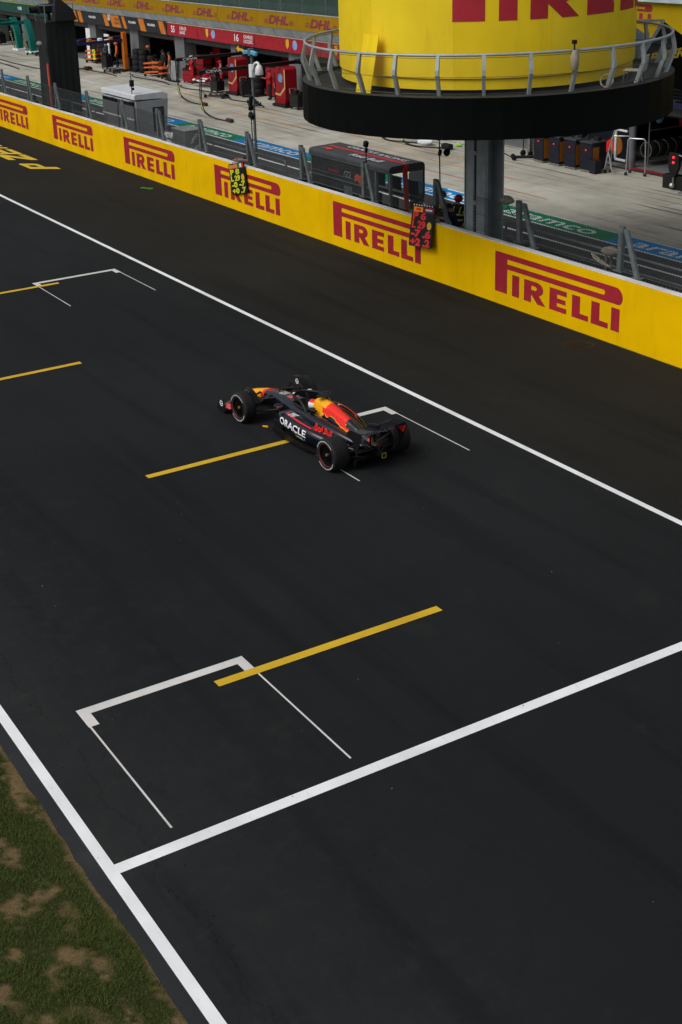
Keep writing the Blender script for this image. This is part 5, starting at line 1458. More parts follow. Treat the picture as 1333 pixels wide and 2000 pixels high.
for s, x, w in (('McLAREN', -4.6, 1.3), ('McLAREN', 2.8, 1.2), ('McLAREN', 6.0, 1.2), ('81', -.95, .4)): word(o, s, x, .42, .16 if len(s) > 2 else .45, w, M_SWHITE, -.008, .03)
word(o, 'OSCAR', .25, .48, .18, .8, M_ANTH, -.009); word(o, 'PIASTRI', .25, .2, .18, .8, M_ANTH, -.009)
o, L = banner('bright red garage banner with white driver names and shields', -86.25, -63.2, M_FRED)
MB().box(-L, L, -.012, -.002, .79, .84).build('pale_edge', mat('pale_trim', (.5, .42, .3), .5), o)
for s, x, h, w in (('55', -10.9, .42, .55), ('CARLOS', -9.6, .2, 1.0), ('SAINZ', -9.6, .2, .8), ('16', -1.9, .42, .55), ('CHARLES', -.7, .2, 1.15), ('LECLERC', -.7, .2, 1.15)):
    word(o, s, x, .22 if h > .3 else (.45 if s in ('CARLOS', 'CHARLES') else .18), h, w, M_SWHITE)
for i, x in enumerate((-5.6, 4.6, 9.9)):
    MB().prism([(-.17, .55), (-.17, .2), (0, 0), (.17, .2), (.17, .55)], lambda u, v, d, x=x: (x + u, -.008 + d, .16 + v), .006).build('shield', mat('shield_yellow', (.62, .42, .02), .5), o)
    MB().lathe([(0, -.006), (.27, -.006)], c=(x + .85, 0, .44), axis='y', n=18).build('round_badge', mat('badge_blue', (.22, .36, .62), .5), o)
for i in range(3): MB().box(-6.95 + 7.6 * i, -6.92 + 7.6 * i, -.01, -.002, 0, .82).build('seam', M_DARK, o)
banner('navy garage banner behind the tower column', -63.0, -36.8, mat('team_navy', (.008, .012, .035), .5))

# ================================================================ garage furniture
def hose(pts, label, r=.035, group=None):
    return tag(MB().tube(pts, r, 6).build('air_hose', M_CARB, smooth=50), label, 'hose', group)
def bez(p0, p1, p2, p3, n=14):
    return [tuple((1 - t) ** 3 * np.array(p0) + 3 * t * (1 - t) ** 2 * np.array(p1) + 3 * t * t * (1 - t) * np.array(p2) + t ** 3 * np.array(p3)) for t in np.linspace(0, 1, n)]
M_GRED = mat('gantry_red', (.28, .008, .014), .35, var=.1); M_GLT = mat('hazard_yellow', (.42, .46, .10), .6)
def red_gantry(label, x, y, yend, zb, ye2):
    g = thing('pit_gantry', label, 'gantry', (x, y, 0))
    MB().prism([(-.55, .15), (.45, .15), (.55, .4), (.55, 2.1), (.4, 2.25), (-.5, 2.2), (-.55, 2.0)], lambda u, v, d: (u, -.35 + d, v), .8).build('tower', M_GRED, g, bevel=.04)
    MB().prism([(-.57, .75), (-.05, .72), (.47, 1.15), (.47, 2.12), (.57, 2.12), (.57, 1.05), (.0, .62), (-.57, .65)], lambda u, v, d: (u, -.362 + d, v), .01).build('pale_stripe', mat('gantry_stripe', (.62, .38, .16), .5), g)
    MB().lathe([(0, -.364), (.26, -.364)], c=(.05, 0, 1.62), axis='y', n=18).build('round_badge', mat('badge_blue', (.22, .36, .62), .5), g)
    MB().box(-.75, .75, -.5, .6, 0, .16).build('base', M_CARB, g, bevel=.03)
    MB().box(-.14, .14, yend - y, ye2 - y, zb - .09, zb + .09).build('boom', M_CARB, g)
    MB().obox((0, ye2 - y, zb), (.5, .5, .25)).build('boom_head', M_CARB, g, bevel=.05)
    t = MB(); put_text(t, 'CEVA', (.145, yend - y + .4, zb - .06), (0, 1, 0), (0, 0, 1), .13, width=1.0, bold=.03); t.build('lettering', M_SWHITE, g)
    for dx in (-.08, .1):
        MB().tube(bez((dx, yend - y + .2, zb), (dx, yend - y + .0, 1.2), (dx + .3, yend - y - .1, .5), (dx + .5, yend - y, .35)) + bez((dx + .5, yend - y, .35), (dx + 1.0, yend - y + .1, .05), (dx + 1.6, yend - y + .2, .04), (dx + 2.6, yend - y + .3, .04)), .032, 6).build('air_hose', M_CARB, g, smooth=50)
    MB().tube([(.2, yend - y - .03, .95), (.3, yend - y - .03, .62), (.5, yend - y - .02, .36)], .05, 6).build('hose_sleeve', M_GLT, g)
    MB().obox((2.9, yend - y + .3, .1), (.6, .22, .18)).build('wheel_gun', mat('gun_brown', (.06, .025, .015), .5), g, bevel=.04)
    return g
red_gantry('red equipment gantry with blue badge in the middle of the red garages', -75.6, 39.8, 35.7, 2.42, 42.2)
red_gantry('red equipment gantry with blue badge nearest the round tower', -69.0, 39.4, 33.9, 2.42, 40.4)
sg = thing('arrow_sign', 'black sign with an orange arrow hung under the red banner', 'sign', (-75.55, 40.1, 2.50))
MB().obox((0, 0, .15), (1.05, .06, .5), Matrix.Rotation(R(8), 3, 'Y')).build('board', M_DARK, sg)
MB().prism([(-.5, 0), (-.2, .22), (-.2, .08), (.45, .08), (.45, -.08), (-.2, -.08), (-.2, -.22)], lambda u, v, d: (u, -.04 + d, .15 + v - .1 * u), .008).build('arrow', mat('sign_orange', (.7, .38, .02), .5), sg)

def simple_car(label, loc, rz, c1, c2):
    t = thing('racing_car', label, 'racing car', loc, rz)
    rows = [(4.86, .20, .09, .045), (4.45, .29, .145, .085), (3.6, .44, .19, .145), (2.7, .44, .31, .215), (1.9, .42, .40, .26), (1.0, .45, .5, .3), (-.3, .35, .15, .1)]
    MB().loft([sup(q[0], 0, q[1], q[2], q[3], 2.9, 18) for q in spline_rows(rows, .3)]).build('body', c1, t, smooth=50)
    for k, (dx, dz) in enumerate(((0, 0), (-.17, .055), (-.33, .115), (-.47, .18))):
        b = MB()
        for s in (1, -1): wing_plate(b, [(s * .10, 4.86 + dx * .8, .13 + dz, 4.66 + dx * .8, .18 + dz), (s * .5, 4.83 + dx, .10 + dz, 4.6 + dx, .17 + dz), (s * .98, 4.55 + dx, .10 + dz * .6, 4.40 + dx, .15 + dz * .6)])
        b.build('wing_element', [c2, c1, c2, c1][k], t, smooth=50)
    for s in (1, -1):
        MB().prism([(4.66, .06), (4.60, .22), (4.05, .36), (3.96, .10)], lambda u, v, d, s=s: (u, s * (.985 + d), v), .016).build('end_plate', c1, t)
        for x in (0, 3.6): MB().lathe([(.1, 1.0 * s), (.33, 1.0 * s), (.36, .95 * s), (.36, .72 * s), (.33, .68 * s), (.1, .68 * s)], c=(x, 0, .36), axis='y', n=20).build('wheel', M_TYRE, t, smooth=40)
    MB().tube([(1.7, -.35, .7), (2.1, -.3, .86), (2.5, 0, .85), (2.1, .3, .86), (1.7, .35, .7)], .04, 6).build('halo', M_CARB, t, smooth=40)
    MB().loft([cover_ring(*[float(k) for k in q]) for q in spline_rows([(1.62, .985, .135, .50, .30), (1.0, .925, .105, .36, .44), (.25, .73, .055, .29, .36), (-.48, .47, .02, .28, .07)], .2)]).build('engine_cover', c1, t, smooth=40)
    return t
simple_car('red racing car parked nose out in the middle garage', (-80.6, 44.2, .30), R(-90), M_FRED, M_SWHITE)
# orange team: post gantry, trolleys, tyre stacks
og = thing('pit_gantry', 'orange post gantry with dark blue booms under the striped banner', 'gantry', (-92.6, 39.8, 0))
M_DBL = mat('boom_blue', (.018, .022, .075), .45)
MB().prism([(-.17, .1), (.17, .1), (.20, 1.4), (.16, 2.7), (-.14, 2.7), (-.2, 1.4)], lambda u, v, d: (u, -.15 + d, v), .3).build('post', mat('gantry_orange', (.62, .15, .01), .45), og, bevel=.03)
MB().box(-.5, .5, -.5, .5, 0, .14).build('base', M_CARB, og, bevel=.03)
MB().box(-.1, .1, -4.0, .1, 2.05, 2.25).build('boom', M_DBL, og); MB().box(-.35, -.17, -3.8, .1, 2.30, 2.46).build('boom', M_DBL, og)
for i in range(4): MB().obox((-.05, -1.0 - .8 * i, 2.3), (.3, .3, .25)).build('boom_kit', [M_ORNG, M_SWHITE, M_ORNG, M_DBL][i], og, bevel=.05)
def tyre_stack(label, loc, n, group):
    t = thing('tyre_stack', label, 'tyres', loc, group=group)
    for k in range(n): MB().lathe([(.20, .02), (.33, .0), (.36, .06), (.36, .30), (.33, .36), (.20, .34)], c=(float(rng.normal(0, .015)), float(rng.normal(0, .015)), .12 + .365 * k), n=20).build('tyre', M_TYRE, t, smooth=40)
    MB().box(-.4, .4, -.4, .4, .02, .11).build('trolley', M_GUN, t)
    return t
gs = 'stacked tyres on trolleys before the garages'
tyre_stack('tall stack of tyres just right of the orange gantry post', (-91.4, 40.2, 0), 4, gs)
tyre_stack('tall stack of tyres second to the right of the orange post', (-90.5, 40.3, 0), 4, gs)
tyre_stack('stack of tyres in the orange garage doorway by the grey column', (-89.7, 40.6, 0), 3, gs)
def trolley(label, loc, rz, c, h=.9, w=1.5):
    t = thing('parts_trolley', label, 'trolley', loc, rz, 'parts trolleys before the garages')
    for z in (.3, .62, h):
        MB().prism([(-w / 2, 0), (w / 2, .12), (w / 2, .22), (-w / 2, .1)], lambda u, v, d, z=z: (u, -.3 + d, z + v - .1), .6).build('shelf', c, t, bevel=.03)
    for x in (-w / 2 + .1, w / 2 - .1):
        MB().tube([(x, -.25, .05), (x, -.25, h + .3)], .022, 6).build('upright', M_GUN, t); MB().tube([(x, .25, .05), (x, .25, h + .3)], .022, 6).build('upright', M_GUN, t)
        MB().lathe([(.03, -.06), (.09, -.05), (.09, .05), (.03, .06)], c=(x, -.28, .09), axis='y', n=12).build('caster', M_TYRE, t)
    return t
M_OBR = mat('trolley_orange', (.66, .13, .02), .45)
trolley('orange shelved trolley right of the tyre stacks', (-88.0, 39.9, 0), .3, M_OBR)
trolley('orange shelved trolley beside the black draped tower', (-99.4, 40.2, 0), .2, M_OBR)
trolley('orange topped trolley by the white panels in the striped garage', (-86.6, 40.0, 0), -.2, M_OBR, .7, 1.1)
pn = MB().prism([(-.9, 2.25), (.9, 2.15), (.9, .6), (-.1, .55)], lambda u, v, d: (u, d, v), .05).build('orange_board', M_ORNG, loc=(-88.2, 42.0, 0)); tag(pn, 'large orange wedge shaped board inside the striped garage', 'board')
for i, (x, y, hh) in enumerate(((-97.4, 40.5, 2.2), (-101.2, 40.6, 2.4))):
    t = thing('screen_panel', ['white upright screen panel left of the orange gantry', 'white upright screen panel behind the black draped tower'][i], 'panel', (x, y, 0))
    MB().box(-.42, .42, -.04, .04, .1, hh).build('sheet', M_SWHITE, t); MB().box(-.5, .5, -.25, .25, 0, .09).build('foot', M_GUN, t)
yb = thing('warning_board', 'small fluorescent yellow board on an orange trolley', 'board', (-98.3, 39.75, .35))
MB().box(-.2, .2, -.03, 0, 0, .75).build('board', mat('fluoro_board', (.72, .72, .01), .5), yb); t = MB(); put_text(t, '4', (-.1, -.034, .42), (1, 0, 0), (0, 0, 1), .25, bold=.03); put_text(t, '4', (-.1, -.034, .08), (1, 0, 0), (0, 0, 1), .25, bold=.03); t.build('digits', M_DARK, yb)
# green team gantries with curved posts
M_AG2 = mat('gantry_green', (.006, .14, .115), .35)
for i, (x, lab) in enumerate(((-114.4, 'curved green gantry with hazard striped hose at the far left'), (-111.2, 'curved green gantry nearest the black draped tower'))):
    g = thing('pit_gantry', lab, 'gantry', (x, 39.5, 0))
    MB().loft([[(-.22 + dx, -.25, z), (.22 + dx, -.25, z), (.22 + dx, .25, z), (-.22 + dx, .25, z)] for z, dx in ((0.1, .35), (.6, .32), (1.2, .18), (1.7, -.05), (2.2, -.4), (2.6, -.7))]).build('post', M_AG2, g, smooth=50)
    MB().box(-.4, 1.0, -.4, .4, 0, .12).build('base', M_SWHITE, g)
    MB().box(-.8, -.55, -3.2, .3, 2.25, 2.5).build('boom', M_AG2, g)
    t = MB(); put_text(t, 'COGNIZANT', (-.55, -3.0, 2.30), (0, 1, 0), (0, 0, 1), .15, width=2.0, bold=.02); t.build('lettering', M_SWHITE, g)
    hz_ = MB()
    for k in range(9): hz_.tube([(-.55 - .04 * k + .5, -.3 - .02 * k, .15 + .16 * k), (-.58 - .04 * k + .5, -.3 - .02 * k, .24 + .16 * k)], .05, 6)
    hz_.build('hazard_sleeve', M_GLT, g)
    MB().tube([(-.05, -.3, .1), (-.42, -.48, 1.6), (-.6, -.6, 2.3)], .042, 6).build('air_hose', M_CARB, g)
# low jacks and floor kit
def floor_jack(label, loc, rz):
    t = thing('floor_jack', label, 'jack', loc, rz, 'jacks and wheel gear on the apron')
    MB().tube([(-.9, -.18, .12), (.7, -.18, .1), (.9, 0, .12), (.7, .18, .1), (-.9, .18, .12)], .035, 6).build('frame', M_CARB, t, smooth=40)
    for x in (-.8, .55):
        for y in (-.24, .24): MB().lathe([(.03, -.03), (.11, -.03), (.11, .03), (.03, .03)], c=(x, y, .11), axis='y', n=12).build('wheel', M_TYRE, t)
    MB().tube([(-.9, 0, .12), (-1.5, 0, .45)], .025, 6).build('handle', M_GUN, t)
    MB().obox((.4, 0, .2), (.4, .3, .16)).build('lifting_pad', M_GUN, t, bevel=.03)
for lab, loc, rz in (('low black jack in front of the red middle gantry', (-75.0, 38.1, 0), .4), ('low black jack between the two red gantries', (-70.8, 38.3, 0), -.3), ('low black jack at the foot of the orange gantry post', (-92.2, 38.6, 0), .1), ('low black jack left of the orange gantry post', (-95.6, 37.7, 0), .5), ('low black jack lying on the apron beside the draped tower', (-97.6, 36.4, 0), .2), ('low black jack near the green gantries', (-108.5, 38.8, 0), .2), ('black jack behind the tower column on the apron', (-47.0, 39.2, 0), 1.0)):
    floor_jack(lab, loc, rz)
hose(bez((-120, 36.0, .03), (-112, 36.3, .03), (-106, 35.0, .03), (-98, 35.6, .03)), 'long black hose on the apron left of the draped tower', .05, 'hoses lying on the apron')
hose(bez((-122, 35.2, .03), (-114, 34.6, .03), (-108, 35.2, .03), (-100, 34.4, .03)), 'second black hose on the apron nearest the painted strip', .05, 'hoses lying on the apron')
for i, (x, lab) in enumerate(((-55.9, 'hazard striped hose beyond the black team stand, left one'), (-54.0, 'hazard striped hose beyond the black team stand, right one'))):
    t = thing('hanging_hose', lab, 'hose', (x, 37.0, 0))
    pts = bez((-1.2, .5, 2.6), (-1.0, .3, 1.2), (-.6, .2, .2), (.3, .2, .06)) + bez((.35, .2, .05), (.9, .1, .03), (1.5, .4, .04), (2.2, .8, .05))
    MB().tube(pts, .045, 6).build('hose', M_CARB, t, smooth=40)
    st_ = MB()
    for k in range(2, 12, 2): st_.tube([pts[k], pts[k + 1]], .058, 6)
    st_.build('hazard_stripe', M_GLT, t)
    MB().obox((2.5, .9, .14), (.6, .3, .25)).build('wheel_gun', [M_SWHITE, M_CARB][i], t, bevel=.05)
bag = MB().loft([sup(x, 0, .16 + .05 * math.sin(x * 3), .22 * w, .16 * w) for x, w in ((-.5, .3), (-.3, .9), (0, 1), (.3, .85), (.5, .3))]).build('kit_bag', M_SWHITE, loc=(-53.13, 37.88, 0), smooth=50); tag(bag, 'crumpled white kit bag on the apron beyond the black team stand', 'bag')
gb = MB().loft([sup(x, 0, .12, .15 * w, .12 * w) for x, w in ((-.3, .3), (0, 1), (.3, .3))]).build('green_cloth', mat('neon_cloth', (.25, .6, .05), .7), loc=(-51.76, 38.75, 0), smooth=50); gb.scale = (.7, .7, .7); tag(gb, 'small neon green cloth on the apron left of the tower column', 'cloth')

# ================================================================ navy team garage, right
gc = 'navy tool cabinets in a row'
M_CABN = mat('cabinet_navy', (.009, .011, .02), .4); 
for i, lab in enumerate(('leftmost navy tool cabinet in the row beyond the tower column', 'second navy tool cabinet from the left with orange side', 'third navy tool cabinet from the left with orange side', 'rightmost navy tool cabinet beside the small dark bin')):
    t = thing('tool_cabinet', lab, 'cabinet', (-46.25 + 1.0 * i, 39.35, 0), R(-4 + 2 * i), gc)
    MB().box(-.36, .36, -.40, .40, .10, 1.22).build('body', M_CABN, t, bevel=.03)
    MB().box(-.38, .38, -.43, .43, 1.22, 1.27).build('worktop', mat('cabinet_top', (.06, .06, .065), .4), t)
    MB().box(-.37, .37, -.41, .41, .03, .09).build('plinth', M_STEEL, t)
    MB().box(.362, .368, -.36, -.02, .2, 1.05).build('side_panel', mat('cabinet_orange', (.30, .10, .008), .5), t)
    for k in range(4): MB().box(-.33, .33, -.408, -.402, .2 + .25 * k, .41 + .25 * k).build('drawer', M_CABN, t)
    MB().ball((.0, -.41, .92), .045, 8).build('red_badge', emit('badge_glow', (.8, .02, .03), .5), t)
    MB().tube([(-.2, -.1, 1.27), (-.2, -.1, 1.5)], .06, 6).obox((.15, .1, 1.36), (.25, .2, .18)).build('tools', M_GUN, t)
tr = thing('chrome_bottle', 'chrome gas bottle trolley left of the navy cabinets', 'gas bottle', (-47.6, 39.6, 0))
MB().lathe([(0, .15), (.14, .16), (.14, 1.2), (.06, 1.38), (.06, 1.5), (0, 1.5)], n=16).build('bottle', M_STEEL, tr, smooth=40)
MB().tube([(-.25, -.2, .1), (-.2, -.2, 1.2), (.2, -.2, 1.2), (.25, -.2, .1)], .025, 6).build('frame', M_GUN, tr)
for s in (1, -1): MB().lathe([(.04, -.04), (.14, -.04), (.14, .04), (.04, .04)], c=(s * .25, -.2, .14), axis='x', n=12).build('wheel', M_TYRE, tr)
bn = MB().lathe([(0, .02), (.24, .02), (.27, .55), (.25, .56), (.23, .1)], n=4).build('waste_bin', mat('bin_navy', (.012, .014, .022), .6), loc=(-42.75, 39.05, 0)); bn.rotation_euler = (0, 0, PI / 4); tag(bn, 'small square dark bin beside the rightmost navy cabinet', 'bin')
M_CHR = mat('pale_tube', (.42, .42, .42), .35, .6)
fr = thing('tyre_trolley_frame', 'leaning chrome A frame trolley right of the dark bin', 'trolley', (-42.6, 39.4, 0))
MB().tube([(.0, 0, .06), (.1, .1, .9), (.45, .2, 2.1)], .035, 6).build('long_leg', M_CHR, fr); MB().tube([(.1, .1, .9), (.5, .0, .06)], .028, 6).build('short_leg', M_CHR, fr); MB().lathe([(.02, -.03), (.08, -.03), (.08, .03), (.02, .03)], c=(.05, 0, .08), axis='y', n=10).build('caster', M_TYRE, fr)
for i, (x, lab) in enumerate(((-42.2, 'chrome tube crowd frame before the orange disc panel, left one'), (-41.3, 'chrome tube crowd frame before the orange disc panel, right one'))):
    t = thing('crowd_barrier', lab, 'barrier', (x, 39.9, 0), .7 - .2 * i, 'chrome tube frames')
    MB().tube([(-.4, 0, .08), (-.36, 0, 1.45), (-.28, 0, 1.52), (.28, 0, 1.52), (.36, 0, 1.45), (.4, 0, .08)], .028, 6).build('tube', M_CHR, t, smooth=40)
    for s in (1, -1): MB().lathe([(.02, -.03), (.07, -.03), (.07, .03), (.02, .03)], c=(s * .4, 0, .07), axis='y', n=10).build('caster', M_TYRE, t)
pnl = thing('garage_display_board', 'dark garage panel with a red animal over an orange disc', 'panel', (-44.2, 41.3, 0))
MB().box(-1.6, .9, 0, .06, .05, 1.6).build('board', M_CABN, pnl)
MB().lathe([(0, -.006), (.42, -.006)], c=(.2, 0, .75), axis='y', n=20).build('orange_disc', mat('cabinet_orange', (.30, .10, .008), .5), pnl)
MB().prism([(-.7, .4), (-.55, .75), (-.2, .95), (.2, .85), (.35, .6), (.2, .4), (-.1, .6), (-.4, .35)], lambda u, v, d: (u, -.014 + d, v), .006).build('animal_silhouette', M_CRED, pnl)
pl = thing('light_post', 'thick silver post at the navy garage corner with a bright white tube', 'post', (-42.7, 41.0, 0))
MB().lathe([(0, 0), (.16, 0), (.16, 2.75), (0, 2.75)], n=16).build('post', mat('post_silver', (.22, .22, .26), .35, .6), pl, smooth=40)
MB().tube([(-.25, -.1, .25), (-.7, -.25, .3), (-.72, -.25, .4), (-.72, -.25, 2.6)], .06, 8).tube([(-.72, -.25, 1.55), (-.2, -.1, 1.5)], .05, 8).build('white_tube', mat('white_tube', (.70, .71, .72), .4), pl, smooth=40)
rk = thing('tyre_rack', 'steel rack of upright tyres inside the navy garage', 'rack', (-42.6, 42.6, 0), R(90))
for z in (.25, 1.55): MB().tube([(-1.1, -.35, z), (1.6, -.35, z)], .03, 6).build('rail', M_GALV, rk)
for x in (-1.1, 1.6): MB().tube([(x, -.35, 0), (x, -.35, 1.9)], .03, 6).build('upright', M_GALV, rk)
for k in range(5):
    MB().lathe([(.2, 0), (.33, 0), (.36, .05), (.36, .33), (.33, .38), (.2, .38)], c=(-.9 + .48 * k, 0, .68), axis='x', n=22).build('tyre', M_TYRE, rk, smooth=40)
    MB().lathe([(.30, -.004), (.335, -.002)], c=(-.9 + .48 * k, 0, .68), axis='x', n=22).build('tyre_ring', mat('dull_white_ring', (.20, .20, .18), .7), rk)
paint('garage_threshold', [rect(-42.9, -36.6, 40.75, 41.05)], mat('threshold_red', (.30, .012, .02), .5), .018)
paint('garage_threshold', [rect(-44, -36.6, 40.55, 40.75)], mat('threshold_dark', (.04, .04, .038), .7), .018)
paint('garage_decal', [[(-40.6 + .35 * math.cos(t), 42.6 + .35 * math.sin(t)) for t in np.linspace(0, 2 * PI, 14, endpoint=False)]], M_CYEL, .018)
pl2 = thing('stop_light', 'hanging black pit stop light with red lamps over a dark box', 'light', (-38.35, 39.0, 0))
MB().prism([(-.25, 1.45), (.25, 1.45), (.3, .9), (.1, .5), (-.1, .5), (-.28, .9)], lambda u, v, d: (u, d, v), .12).build('housing', M_CARB, pl2, bevel=.02)
for z in (1.28, 1.08): MB().ball((.02, -.01, z), .06, 10).build('red_lamp', emit('red_lamp', (1.0, .02, .03), 1.1), pl2)
MB().box(-.62, .55, .1, .5, 0, .55).build('box', M_DARK, pl2, bevel=.02)
MB().tube([(0, .05, .5), (0, .05, .2)], .04, 6).ball((0, .0, .2), .12, 8).build('cable', M_STEEL, pl2)
MB().tube([(.75, -.1, 0), (.75, -.1, 1.35), (.3, .0, 1.4)], .03, 6).lathe([(0, .0), (.25, .0), (.25, .03), (0, .03)], c=(.75, -.1, 0), n=14).build('stand', M_CHR, pl2)
bl = MB().box(-.9, .9, -.2, .2, .0, .5).build('blue_case', mat('case_blue', (.03, .02, .28), .5), loc=(-38.9, 43.6, .55), bevel=.03); tag(bl, 'bright blue equipment case inside the navy garage at right', 'case')
pt = thing('hung_overalls', 'red overalls hanging above the tyre rack in the navy garage', 'overalls', (-42.3, 43.4, 0))
MB().loft([sup(0, 0, 0, .1, .1) and [(x * w, .1 * math.cos(a) * w + math.sin(a) * .2 * w, z) for x, a in ((0, t) for t in np.linspace(0, 2 * PI, 8, endpoint=False))] if False else [(.16 * w * math.cos(t), .22 * w * math.sin(t), z) for t in np.linspace(0, 2 * PI, 10, endpoint=False)] for z, w in ((1.5, .5), (1.9, .8), (2.2, 1.0), (2.5, .7), (2.6, .2))]).build('cloth', person_suit(RED), pt, smooth=50)
pt2 = MB().loft([[(.15 * w * math.cos(t), .3 * w * math.sin(t), z) for t in np.linspace(0, 2 * PI, 10, endpoint=False)] for z, w in ((0, .4), (.35, 1), (.75, .9), (.8, .5))]).build('blue_bag', mat('bag_blue', (.14, .32, .46), .6), loc=(-42.5, 42.3, 1.75), smooth=50); tag(pt2, 'pale blue bag hanging above the tyre rack', 'bag')
# red garage interior panels, one lit ceiling lamp
for i, (x, lab) in enumerate(((-83.6, 'red partition panel beside the grey column in the red garage'), (-73.9, 'red partition panel behind the two red gantries'), (-78.4, 'red tool wall behind the parked red car'))):
    o_ = MB().box(-.8 if i else -.5, .8 if i else .5, 0, .08, .05, 2.3).build('partition_panel', M_GRED, loc=(x, 42.5 + 1.6 * (i == 2), 0)); tag(o_, lab, 'panel')
gl = thing('garage_lamp', 'small lit ceiling lamp in the red garage', 'lamp', (-83.2, 42.0, 2.72))
MB().box(-.35, .35, -.08, .08, .06, .12).build('housing', M_GALV, gl); MB().box(-.33, .33, -.06, .06, .045, .058).build('tube', emit('lamp_tube', (1, .95, .8), 4), gl)
rl_ = thing('tail_lamp', 'small red warning lamp glowing beside the grey column', 'lamp', (-83.0, 40.2, 0))
MB().prism([(-.16, .5), (.16, .55), (.2, 1.25), (-.12, 1.3)], lambda u, v, d: (u, d, v), .12).build('housing', M_GRED, rl_, bevel=.02); MB().ball((.03, -.02, .85), (.07, .05, .16), 10).build('lens', emit('red_lamp', (1.0, .02, .03), 1.1), rl_); MB().tube([(0, .06, 0), (0, .06, .5)], .03, 6).build('stem', M_GUN, rl_)
# crew in the garages
gcrew = 'pit crew before the garages'
for lab, loc, rz, j, tr_, hc, sh in (
    ('crew member in orange with orange helmet left of the orange post', (-95.2, 40.3, 0), 2.8, ORG, BLK, (.62, .14, .02), 'helmet'),
    ('crew member in dark kit with orange helmet near the white screen panel', (-98.9, 40.1, 0), 3.3, BLK, BLK, (.62, .14, .02), 'helmet'),
    ('crew member in orange and white right of the orange trolley', (-85.6, 40.0, 0), 2.6, ORG, (.5, .5, .5), (.03, .025, .02), 'cap'),
    ('crew member in orange with yellow cap behind the orange gantry boom', (-94.0, 40.5, 0), 3.0, ORG, BLK, (.55, .42, .02), 'cap'),
    ('crew member in dark kit with orange helmet behind the tyre stacks', (-90.9, 40.9, 0), 3.2, BLK, BLK, (.62, .14, .02), 'helmet'),
    ('crew member in dark kit and cap just behind the orange trolley', (-87.2, 40.3, 0), 3.4, BLK, BLK, (.03, .025, .02), 'cap'),
    ('crew member in navy between white screen panels of the striped garage', (-96.6, 40.1, 0), 3.0, NAVY, BLK, (.05, .05, .06), 'helmet'),
    ('crew member in black far inside the green garage doorway', (-118.8, 40.6, 0), 3.0, BLK, BLK, (.02, .02, .02), 'cap'),
    ('crew member in red between the two red gantries', (-71.9, 40.0, 0), 3.0, RED, BLK, (.3, .02, .02), 'cap'),
    ('crew member in black right of the red warning lamp', (-82.9, 41.9, 0), 3.2, BLK, RED, (.3, .02, .02), 'helmet'),
    ('crew member in red behind the parked red car', (-79.0, 41.4, 0), 3.1, RED, RED, (.4, .02, .02), 'cap'),
    ('crew member in red with pale sleeves beside the red gantry', (-78.3, 40.1, 0), 2.7, (.42, .12, .13), RED, (.4, .02, .02), 'cap'),
    ('crew member in black standing right of the green gantries', (-109.6, 40.2, 0), 3.3, BLK, BLK, (.25, .25, .24), 'helmet'),
    ('crew member in dark green beneath the green banner', (-116.6, 40.2, 0), 2.9, (.01, .08, .06), BLK, (.01, .07, .05), 'cap')):
    person(lab, loc, rz, j, tr_, ARMS_FWD if 'red' in lab else None, hc, sh, group=gcrew)

# more kit around the red garages
def red_case(label, loc, rz, w, d, h, m=None):
    t = thing('flight_case', label, 'case', loc, rz, 'cases around the red garages')
    MB().box(-w / 2, w / 2, -d / 2, d / 2, .08, h).build('body', m or M_GRED, t, bevel=.02)
    MB().box(-w / 2 - .01, w / 2 + .01, -d / 2 - .01, d / 2 + .01, h * .62, h * .66).build('band', M_GUN, t)
    MB().box(-w / 2 - .015, w / 2 + .015, -d / 2 - .015, d / 2 + .015, h, h + .04).build('lid', M_CARB, t)
    for x in (-w * .4, w * .4): MB().lathe([(.02, -.04), (.06, -.04), (.06, .04), (.02, .04)], c=(x, -d * .35, .06), axis='y', n=10).build('caster', M_TYRE, t)
red_case('tall red case against the grey column by the warning lamp', (-82.9, 41.2, 0), .1, .9, .7, 1.7)
red_case('low red case left of the parked red car', (-83.0, 40.2, 0), .2, .9, .6, .8)
red_case('red case right of the parked red car', (-78.1, 41.1, 0), -.1, .9, .7, 1.25)
red_case('tall red case between the gantries with dark lid', (-72.9, 41.0, 0), .05, 1.1, .8, 1.75)
red_case('dark upright case between the two red gantries', (-71.6, 40.6, 0), -.1, .6, .6, 1.5, M_CABN)
red_case('low dark case in the doorway of the nearest red garage', (-66.9, 40.9, 0), .1, 1.2, .7, .9, M_CABN)
tyre_stack('stack of tyres beside the red case in the nearest red garage', (-73.9, 40.3, 0), 3, gs)
tyre_stack('stack of tyres left of the grey column in the striped garage', (-86.9, 41.6, 0), 4, gs)
for lab, loc, rz, j, tr_, hc, sh in (
    ('crew member in red and white helmet left of the parked red car', (-82.2, 40.0, 0), 3.0, RED, RED, (.5, .5, .5), 'helmet'),
    ('crew member in pale red shirt and red helmet beside the middle red gantry', (-77.3, 40.3, 0), 3.3, (.42, .2, .2), RED, (.35, .02, .02), 'helmet'),
    ('crew member in red right of the nearest red gantry', (-67.5, 40.2, 0), 3.1, RED, RED, (.3, .02, .02), 'helmet'),
    ('crew member in dark blue by the white screen panels with orange cap', (-100.3, 40.4, 0), 3.1, NAVY, BLK, (.55, .12, .02), 'cap')):
    person(lab, loc, rz, j, tr_, ARMS_FWD, hc, sh, group=gcrew)
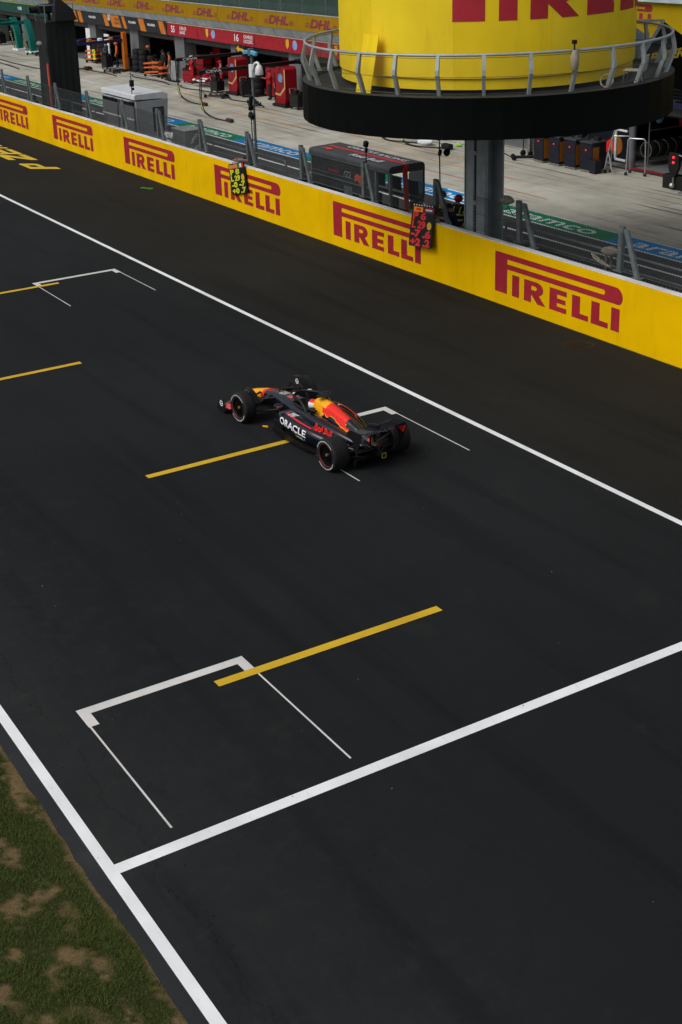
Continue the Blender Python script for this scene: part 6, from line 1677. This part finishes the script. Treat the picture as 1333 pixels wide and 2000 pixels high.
for i, (x, y, lab) in enumerate(((-84.3, 39.6, 'white upright lance stand left of the grey column'), (-85.0, 39.7, 'grey upright lance stand beside the orange topped trolley'))):
    t = thing('lance_stand', lab, 'stand', (x, y, 0))
    for k in range(4): MB().tube([(-.3 + .18 * k, 0, .05), (-.26 + .16 * k, .05, 1.35)], .024, 6).build('lance', [M_SWHITE, M_GALV][i], t)
    MB().box(-.5, .5, -.2, .25, 0, .1).build('base', M_CARB, t)

# small dark kit scattered along the garage fronts
def tool_cart(label, loc, rz, m, h=.95):
    t = thing('tool_cart', label, 'cart', loc, rz, 'small carts along the garage fronts')
    MB().box(-.4, .4, -.28, .28, .14, h).build('body', m, t, bevel=.02)
    for k in range(3): MB().box(-.36, .36, -.288, -.282, .2 + k * (h - .25) / 3, .16 + (k + 1) * (h - .25) / 3).build('drawer', M_GUN, t)
    MB().tube([(-.42, .2, h), (-.5, .2, h + .25), (-.5, -.2, h + .25), (-.42, -.2, h)], .02, 6).build('push_bar', M_CHR, t)
    for x in (-.32, .32): MB().lathe([(.02, -.03), (.07, -.03), (.07, .03), (.02, .03)], c=(x, -.22, .07), axis='y', n=10).build('caster', M_TYRE, t)
    MB().obox((-.1, 0, h + .1), (.3, .25, .2)).obox((.22, .05, h + .07), (.2, .2, .14)).build('loose_tools', M_CARB, t, bevel=.02)
for lab, loc, rz, m in (
    ('dark tool cart between the curved green gantries', (-112.9, 40.1, 0), .2, M_CABN),
    ('dark tool cart at the left picture edge under the green banner', (-119.6, 39.8, 0), .1, M_CARB),
    ('green tool cart right of the curved green gantries', (-108.2, 40.3, 0), -.2, M_AGRN),
    ('black tool cart left of the white screen panel', (-98.0, 40.9, 0), .3, M_CARB),
    ('black tool cart under the dark blue booms', (-94.8, 39.3, 0), .1, M_CARB),
    ('black tool cart hard against the orange gantry post', (-93.5, 40.7, 0), -.2, M_CARB),
    ('orange tool cart right of the stacked tyres', (-89.0, 40.7, 0), .2, M_OBR),
    ('dark tool cart beside the white lance stand', (-83.9, 40.6, 0), .1, M_CARB),
    ('black tool cart left of the middle red gantry', (-77.2, 39.2, 0), .1, M_CARB),
    ('black tool cart right of the middle red gantry', (-74.3, 39.6, 0), -.3, M_CARB),
    ('black tool cart left of the nearest red gantry', (-70.3, 39.9, 0), .2, M_CARB),
    ('black tool cart just right of the nearest red gantry', (-67.5, 39.3, 0), .1, M_CARB)):
    tool_cart(lab, loc, rz, m, .75 + .2 * ((len(lab) * 7) % 3) / 2)
for i, (p0, p1, p2, p3, lab) in enumerate((((-99, 38.4, .03), (-96, 37.2, .03), (-93, 38.4, .03), (-90, 37.9, .03), 'black cable snaking before the orange gantry'), ((-90, 39.1, .03), (-88, 38.0, .03), (-86, 39.4, .03), (-83, 38.6, .03), 'black cable before the orange trolleys'), ((-82, 39.0, .03), (-80, 37.8, .03), (-79, 39.5, .03), (-76, 38.6, .03), 'black cable before the parked red car'), ((-74.5, 38.6, .03), (-73, 37.6, .03), (-72, 39.2, .03), (-69.5, 38.2, .03), 'black cable between the two red gantries'), ((-107, 39.0, .03), (-104, 38.2, .03), (-101, 39.3, .03), (-99, 38.6, .03), 'black cable behind the draped tower'))):
    hose(bez(p0, p1, p2, p3), lab, .04, 'hoses lying on the apron')
